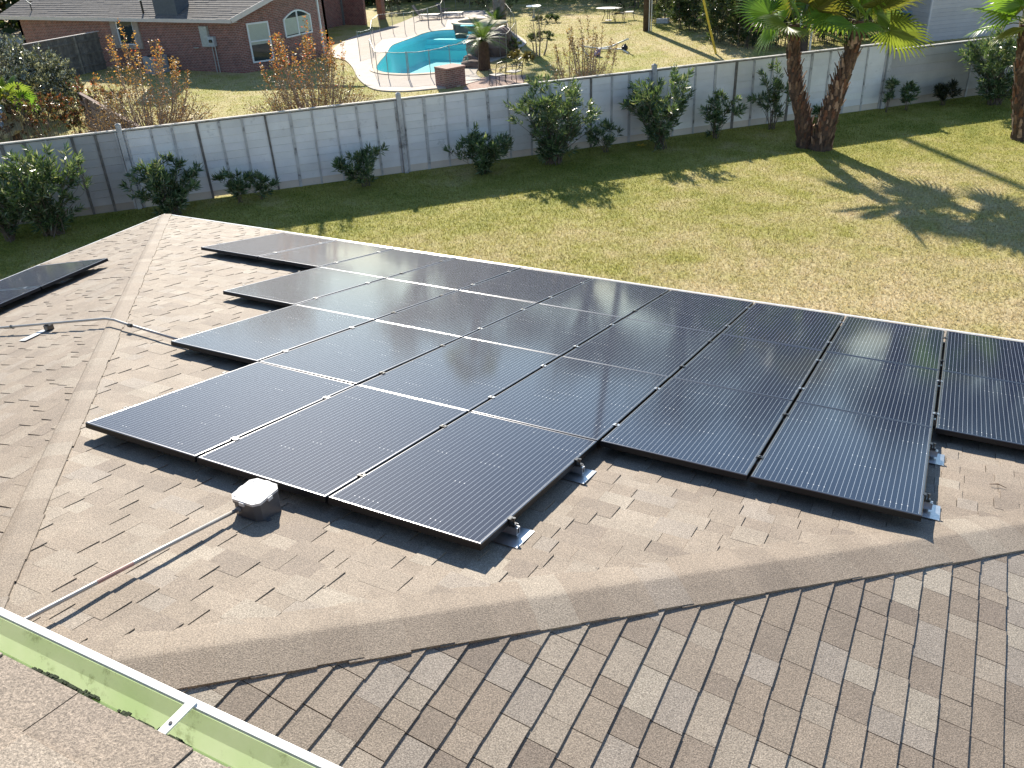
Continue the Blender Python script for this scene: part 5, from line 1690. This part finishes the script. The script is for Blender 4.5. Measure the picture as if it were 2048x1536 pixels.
# small trees and shrubs of the pool yard
G2 = 'shrubs beyond the plank fence'
crape('young_tree', 'young tree with a few bare forks right of the waterfall', gp(1076, 113), 2.9, 1.5, 16, [(0.12, 0.15, 0.06), (0.2, 0.2, 0.09)], None, 160, .3, 3, group=None)
o_ = gp(1068, 36); t = thing('bird_bath', 'pale blue shallow bird bath on the lawn behind the young tree', 'bird bath', o_)
MB().lathe([(.16, 0), (.07, .15), (.06, .55), (.12, .6)], (0, 0, 0), 12).build('pedestal', MAT['metalgrey'], t)
MB().lathe([(.10, .58), (.42, .66), (.50, .74), (.46, .74), (.1, .64)], (0, 0, 0), 20).build('bowl', MAT['plasticblue'], t)
HED = [(0.030, 0.065, 0.022), (0.045, 0.085, 0.03), (0.08, 0.12, 0.05), (0.11, 0.14, 0.07)]
for i, (px_, py_, h, w, n, lab) in enumerate([
    (1345, 40, 4.2, 3.4, 3800, 'tall oleander hedge clump just right of the utility pole'),
    (1405, 58, 4.4, 3.4, 4200, 'tall oleander hedge clump behind the yellow guy guard'),
    (1462, 82, 4.2, 3.2, 4200, 'tall oleander hedge clump right of the yellow guy guard'),
    (1530, 92, 4.0, 3.4, 4200, 'tall oleander hedge clump behind the left palm crown'),
    (1650, 84, 4.0, 3.2, 4200, 'tall oleander hedge clump behind the twin palm crowns'),
    (1735, 72, 3.4, 2.6, 3400, 'oleander hedge clump at the end of the fence post'),
    (1285, 14, 4.0, 3.0, 2600, 'dark hedge clump behind the utility pole'),
    (1230, 4, 3.8, 3.2, 2600, 'dark hedge clump behind the oval garden table')]):
    oleander('oleander_hedge', lab, gp(px_, py_), h, w, 44, int(n * 2.4), cols=HED, weights=None, ll=(.18, .30), lw=(.04, .07), group='tall oleanders behind the utility pole', low=.02, depth=.9, mound=True, shoot=.6)
for i, (px_, py_, h, w, n, lab) in enumerate([
    (1095, 45, .35, 1.5, 500, 'low round ground shrub behind the young tree'),
    (1082, 78, .3, 1.3, 420, 'dark flat ground shrub beside the young tree'),
    (1022, 108, .7, 1.1, 500, 'small green shrub at the netted fence corner'),
    (1040, 124, .45, 1.2, 420, 'low brown and green shrub before the waterfall rocks'),
    (945, 16, .9, 2.6, 700, 'dry grassy shrub behind the spa'),
    (1000, 24, 1.6, 2.6, 1500, 'dark shrub at the foot of the tall palm trunk'),
    (1095, 6, 1.3, 4.0, 1600, 'dark hedge across the far lawn behind the bird bath'),
    (785, 24, 1.9, 1.7, 1700, 'rounded dark shrub at the porch column')]):
    dry = 'dry' in lab or 'brown' in lab
    oleander('garden_shrub', lab, gp(px_, py_), h, w, 20, n, cols=[(0.19, 0.16, 0.07), (0.13, 0.12, 0.05)] if dry else HED, weights=None, ll=(.10, .2), lw=(.03, .05), group=G2, low=.05, depth=1.0, mound=True, shoot=.6)
# garden corner behind the grey fence
PHO = [(0.05, 0.07, 0.03), (0.10, 0.12, 0.06), (0.26, 0.12, 0.06), (0.20, 0.06, 0.05), (0.16, 0.15, 0.08)]
WH = [(0.08, 0.10, 0.07), (0.20, 0.22, 0.18), (0.50, 0.53, 0.46), (0.05, 0.07, 0.05)]  # pale tints imitate sun glints on dark glossy leaves


def bank(px_, py_): return gp(px_, py_)


oleander('glint_shrub', 'big dark shrub with leaves tinted pale for sun glints before the cedar fence', gp(20, 246), 3.1, 5.6, 90, 18000, cols=WH, weights=None, ll=(.10, .16), lw=(.05, .08), mat='leafglint', group=G2, low=.1, depth=.75, mound=True, shoot=.6)
oleander('glint_shrub', 'lower shrub with pale-tinted glints on the cedar fence side of the big silvery shrub', gp(105, 232), 1.9, 2.6, 40, 6000, cols=WH, weights=None, ll=(.10, .16), lw=(.05, .08), mat='leafglint', group=G2, low=.1, depth=.75, mound=True, shoot=.6)
oleander('round_bush', 'clipped round reddish-brown bush just behind the grey fence', gp(48, 304), 1.75, 2.0, 40, 2600, cols=[(0.17, 0.10, 0.075), (0.12, 0.08, 0.055), (0.22, 0.15, 0.11)], weights=None, ll=(.05, .08), lw=(.03, .05), group=G2, low=.1, depth=1.0, up=.1, mound=True, shoot=.6)
oleander('photinia_bush', 'red-tipped glossy bush by the tall fence post', gp(205, 282), 2.1, 2.3, 34, 2600, cols=PHO, weights=None, ll=(.09, .14), lw=(.04, .06), group=G2, low=.15, depth=.8, mound=True, shoot=.6)
oleander('photinia_bush', 'low bush with orange leaves between the round bush and the glossy bush', gp(125, 296), 1.9, 1.7, 22, 1100, cols=PHO, weights=[2, 2, 4, 2, 1], ll=(.09, .14), lw=(.04, .06), group=G2, low=.2, depth=.8, mound=True, shoot=.6)
oleander('round_bush', 'small brown-tipped dome bush beside the little fan palm', gp(92, 290), 2.2, 1.2, 26, 1300, cols=[(0.15, 0.12, 0.075), (0.07, 0.075, 0.04)], weights=None, ll=(.06, .09), lw=(.03, .05), group=G2, low=.15, depth=1.0, mound=True, shoot=.6)
pp_ = gp(38, 288); fan_palm('small_fan_palm', 'little green fan palm in the garden corner behind the grey fence', [pp_, pp_ + (0, 0, .8), pp_ + (0, 0, 1.6)], .14, .11, crown(14, -.5, 1.2, (.35, .55)), .72, None, boots=40, nseg=22)
pp_ = gp(-15, 292); fan_palm('small_fan_palm', 'yellowing fan palm beside the little green fan palm', [pp_, pp_ + (0, 0, .7), pp_ + (0, 0, 1.3)], .14, .11, crown(12, -.6, 1.1, (.35, .55)), .75, None, boots=40, nseg=22, col=(.26, .22, .05))
p = gp(6, 296); rock_mesh('garden_ornament', (p[0], p[1], ZG + 1.1), (.45, .45, .5), MAT['plasticblue'], 9, 'blue-grey glazed pot behind the round brown bush', None, 'pot')


# ------------------------------------------------------------------ trees beyond the picture that the panels mirror
def big_tree(label, x, y, h, w, n, col):
    base = np.array((x, y, ZG)); t = thing('oak_tree', label, 'tree', base, None, 'oaks beyond the neighbour gardens')
    MB().tube([(0, 0, -.2), (.1, 0, h * .25), (0, .1, h * .5)], [.45, .34, .2], 10).build('trunk', MAT['bark'], t)
    lm = MB(); P = []
    cl = rand_dirs(26, -.25, 1) * np.array((w / 2, w / 2, h * .36)) * RNG.uniform(.35, 1, (26, 1)) + np.array((0, 0, h * .60))
    for c in cl:
        lm.tube([(0, .05, h * .32), (c * .55 + np.array((0, 0, h * .18))) * .9, c], [.13, .08, .03], 5)
        m = n // 26; P.append(c + rand_dirs(m) * (RNG.random((m, 1)) ** .4) * np.array((w * .19, w * .19, h * .13)))
    lm.build('limbs', MAT['bark'], t)
    P = np.concatenate(P); V, F = leaf_quads(P, rand_dirs(len(P), -.5, .6), RNG.uniform(.22, .4, len(P)), RNG.uniform(.14, .24, len(P)))
    np_mesh('crown', V, F, MAT['leafsoft'], t, tint_mix(len(P), [col, tuple(c * 1.5 for c in col), tuple(c * .7 for c in col)]))


OAK = (0.045, 0.07, 0.022)
OAKS = [(-72, 80, 14, 14), (-65, 84, 15.5, 14), (-58.5, 86, 15, 14), (-52.5, 84, 15.5, 13), (-46.5, 86, 15, 13), (-41.6, 88, 15.5, 9), (-32.3, 88, 15, 9), (-27, 84, 14.5, 11), (-21, 80, 15.5, 12), (-14.5, 78, 17, 13), (-8, 76, 16, 12),
        (-1.5, 74, 15.5, 12), (5, 72, 15, 12), (12, 72, 15.5, 13), (19, 72, 15, 13), (26, 75, 15, 13), (33, 78, 14, 14)]
for k_, (az, dist, h, w) in enumerate(OAKS):
    nm = ORD[k_] if k_ < 10 else ('eleventh', 'twelfth', 'thirteenth', 'fourteenth', 'fifteenth', 'sixteenth', 'seventeenth')[k_ - 10]
    nm += ' in the line from behind the brick house to the shed'
    a = R_(az); big_tree('dark oak, %s' % nm, CAM[0] + math.sin(a) * dist, CAM[1] + math.cos(a) * dist, h, w, 5200, OAK)


# far thicket added between the oak trunks to darken the panel reflections
n_ = 42000
az_ = np.radians(RNG.uniform(-78, 38, n_)); ds_ = RNG.uniform(74, 92, n_); top_ = 6.2 + 1.6 * np.sin(az_ * 23) + 1.0 * np.sin(az_ * 61 + 1)
gapm = np.exp(-((np.degrees(az_) + 37) / 2.2) ** 2) * 3.5
P_ = np.stack([CAM[0] + np.sin(az_) * ds_, CAM[1] + np.cos(az_) * ds_, ZG + (top_ - gapm) * RNG.random(n_) ** .7], 1)
V_, F_ = leaf_quads(P_, rand_dirs(n_, -.6, .6), RNG.uniform(.6, 1.1, n_), RNG.uniform(.4, .7, n_))
o = kind(np_mesh('thicket', V_, F_, MAT['leafsoft'], None, tint_mix(n_, [OAK, tuple(c * 1.4 for c in OAK), (0.07, 0.06, 0.03)])), 'stuff')
o['label'] = 'far thicket added under the oak line to darken the panel reflections'; o['category'] = 'thicket'


# ------------------------------------------------------------------ grass blades
def grass(name, n, sampler, hmin, hmax, wd):
    P = sampler(n); n = len(P)
    a = RNG.uniform(0, 2 * np.pi, n); h = RNG.uniform(hmin, hmax, n)[:, None]; w = wd * RNG.uniform(.6, 1.3, n)[:, None]
    s = np.stack([np.cos(a), np.sin(a), 0 * a], 1); ln = RNG.normal(0, .45, (n, 3)); ln[:, 2] = 1
    V = np.empty((n, 3, 3)); V[:, 0] = P - s * w; V[:, 1] = P + s * w; V[:, 2] = P + ln * h
    tn = np.repeat(1 + RNG.uniform(-.28, .30, (n, 1)) * np.array((1, .95, .8)), 3, 0)
    return kind(np_mesh(name, V.reshape(-1, 3), np.arange(n * 3).reshape(n, 3), MAT['blade'], None, tn), 'stuff')


def lawn_near(n):
    x = RNG.uniform(-23, 9, n * 2); y = RNG.uniform(6.8, 38, n * 2)
    keep = (y < x + 31.0) & (RNG.random(n * 2) < np.clip(26.0 / np.hypot(x - CAM[0], y - CAM[1]), 0, 1.4) / 1.4)
    return np.stack([x[keep], y[keep], np.full(keep.sum(), ZG)], 1)[:n]


def lawn_far(n):
    x = RNG.uniform(-40, 6, n * 2); y = RNG.uniform(14, 62, n * 2)
    keep = (y > x + 31.4) & ~((y > 30.6) & (x < -30.0))
    P = np.stack([x[keep], y[keep], np.full(keep.sum(), ZG)], 1)[:n]
    D = np.array(DECK); ins = np.zeros(len(P), bool)
    j = len(D) - 1
    for i in range(len(D)):
        c = ((D[i, 1] > P[:, 1]) != (D[j, 1] > P[:, 1])) & (P[:, 0] < (D[j, 0] - D[i, 0]) * (P[:, 1] - D[i, 1]) / (D[j, 1] - D[i, 1] + 1e-9) + D[i, 0])
        ins ^= c; j = i
    return P[~ins]


gb = grass('grass', 330000, lawn_near, .025, .062, .009)
gb2 = grass('grass', 150000, lawn_far, .03, .07, .014)
for g_, lb in ((gb, 'short dry lawn grass between the house and the plank fence'), (gb2, 'yellow-green lawn grass of the pool garden')):
    g_['label'] = lb; g_['category'] = 'grass'


p = gp(1282, 292)
t = thing('fallen_leaf', 'bright yellow fallen leaf at the fence foot between the two tall bushes', 'leaf', p)
mb = MB()
for a in (0.3, 1.5, 2.6, 3.9, 5.2):
    d_ = np.array((math.cos(a), math.sin(a), .25)); q = np.array((-math.sin(a), math.cos(a), 0))
    mb.add([(0, 0, .03), d_ * .09 + q * .04, d_ * .2, d_ * .09 - q * .04], [(0, 1, 2, 3)], (.75, .55, .08))
mb.build('blade', MAT['leafsoft'], t, tint=True)
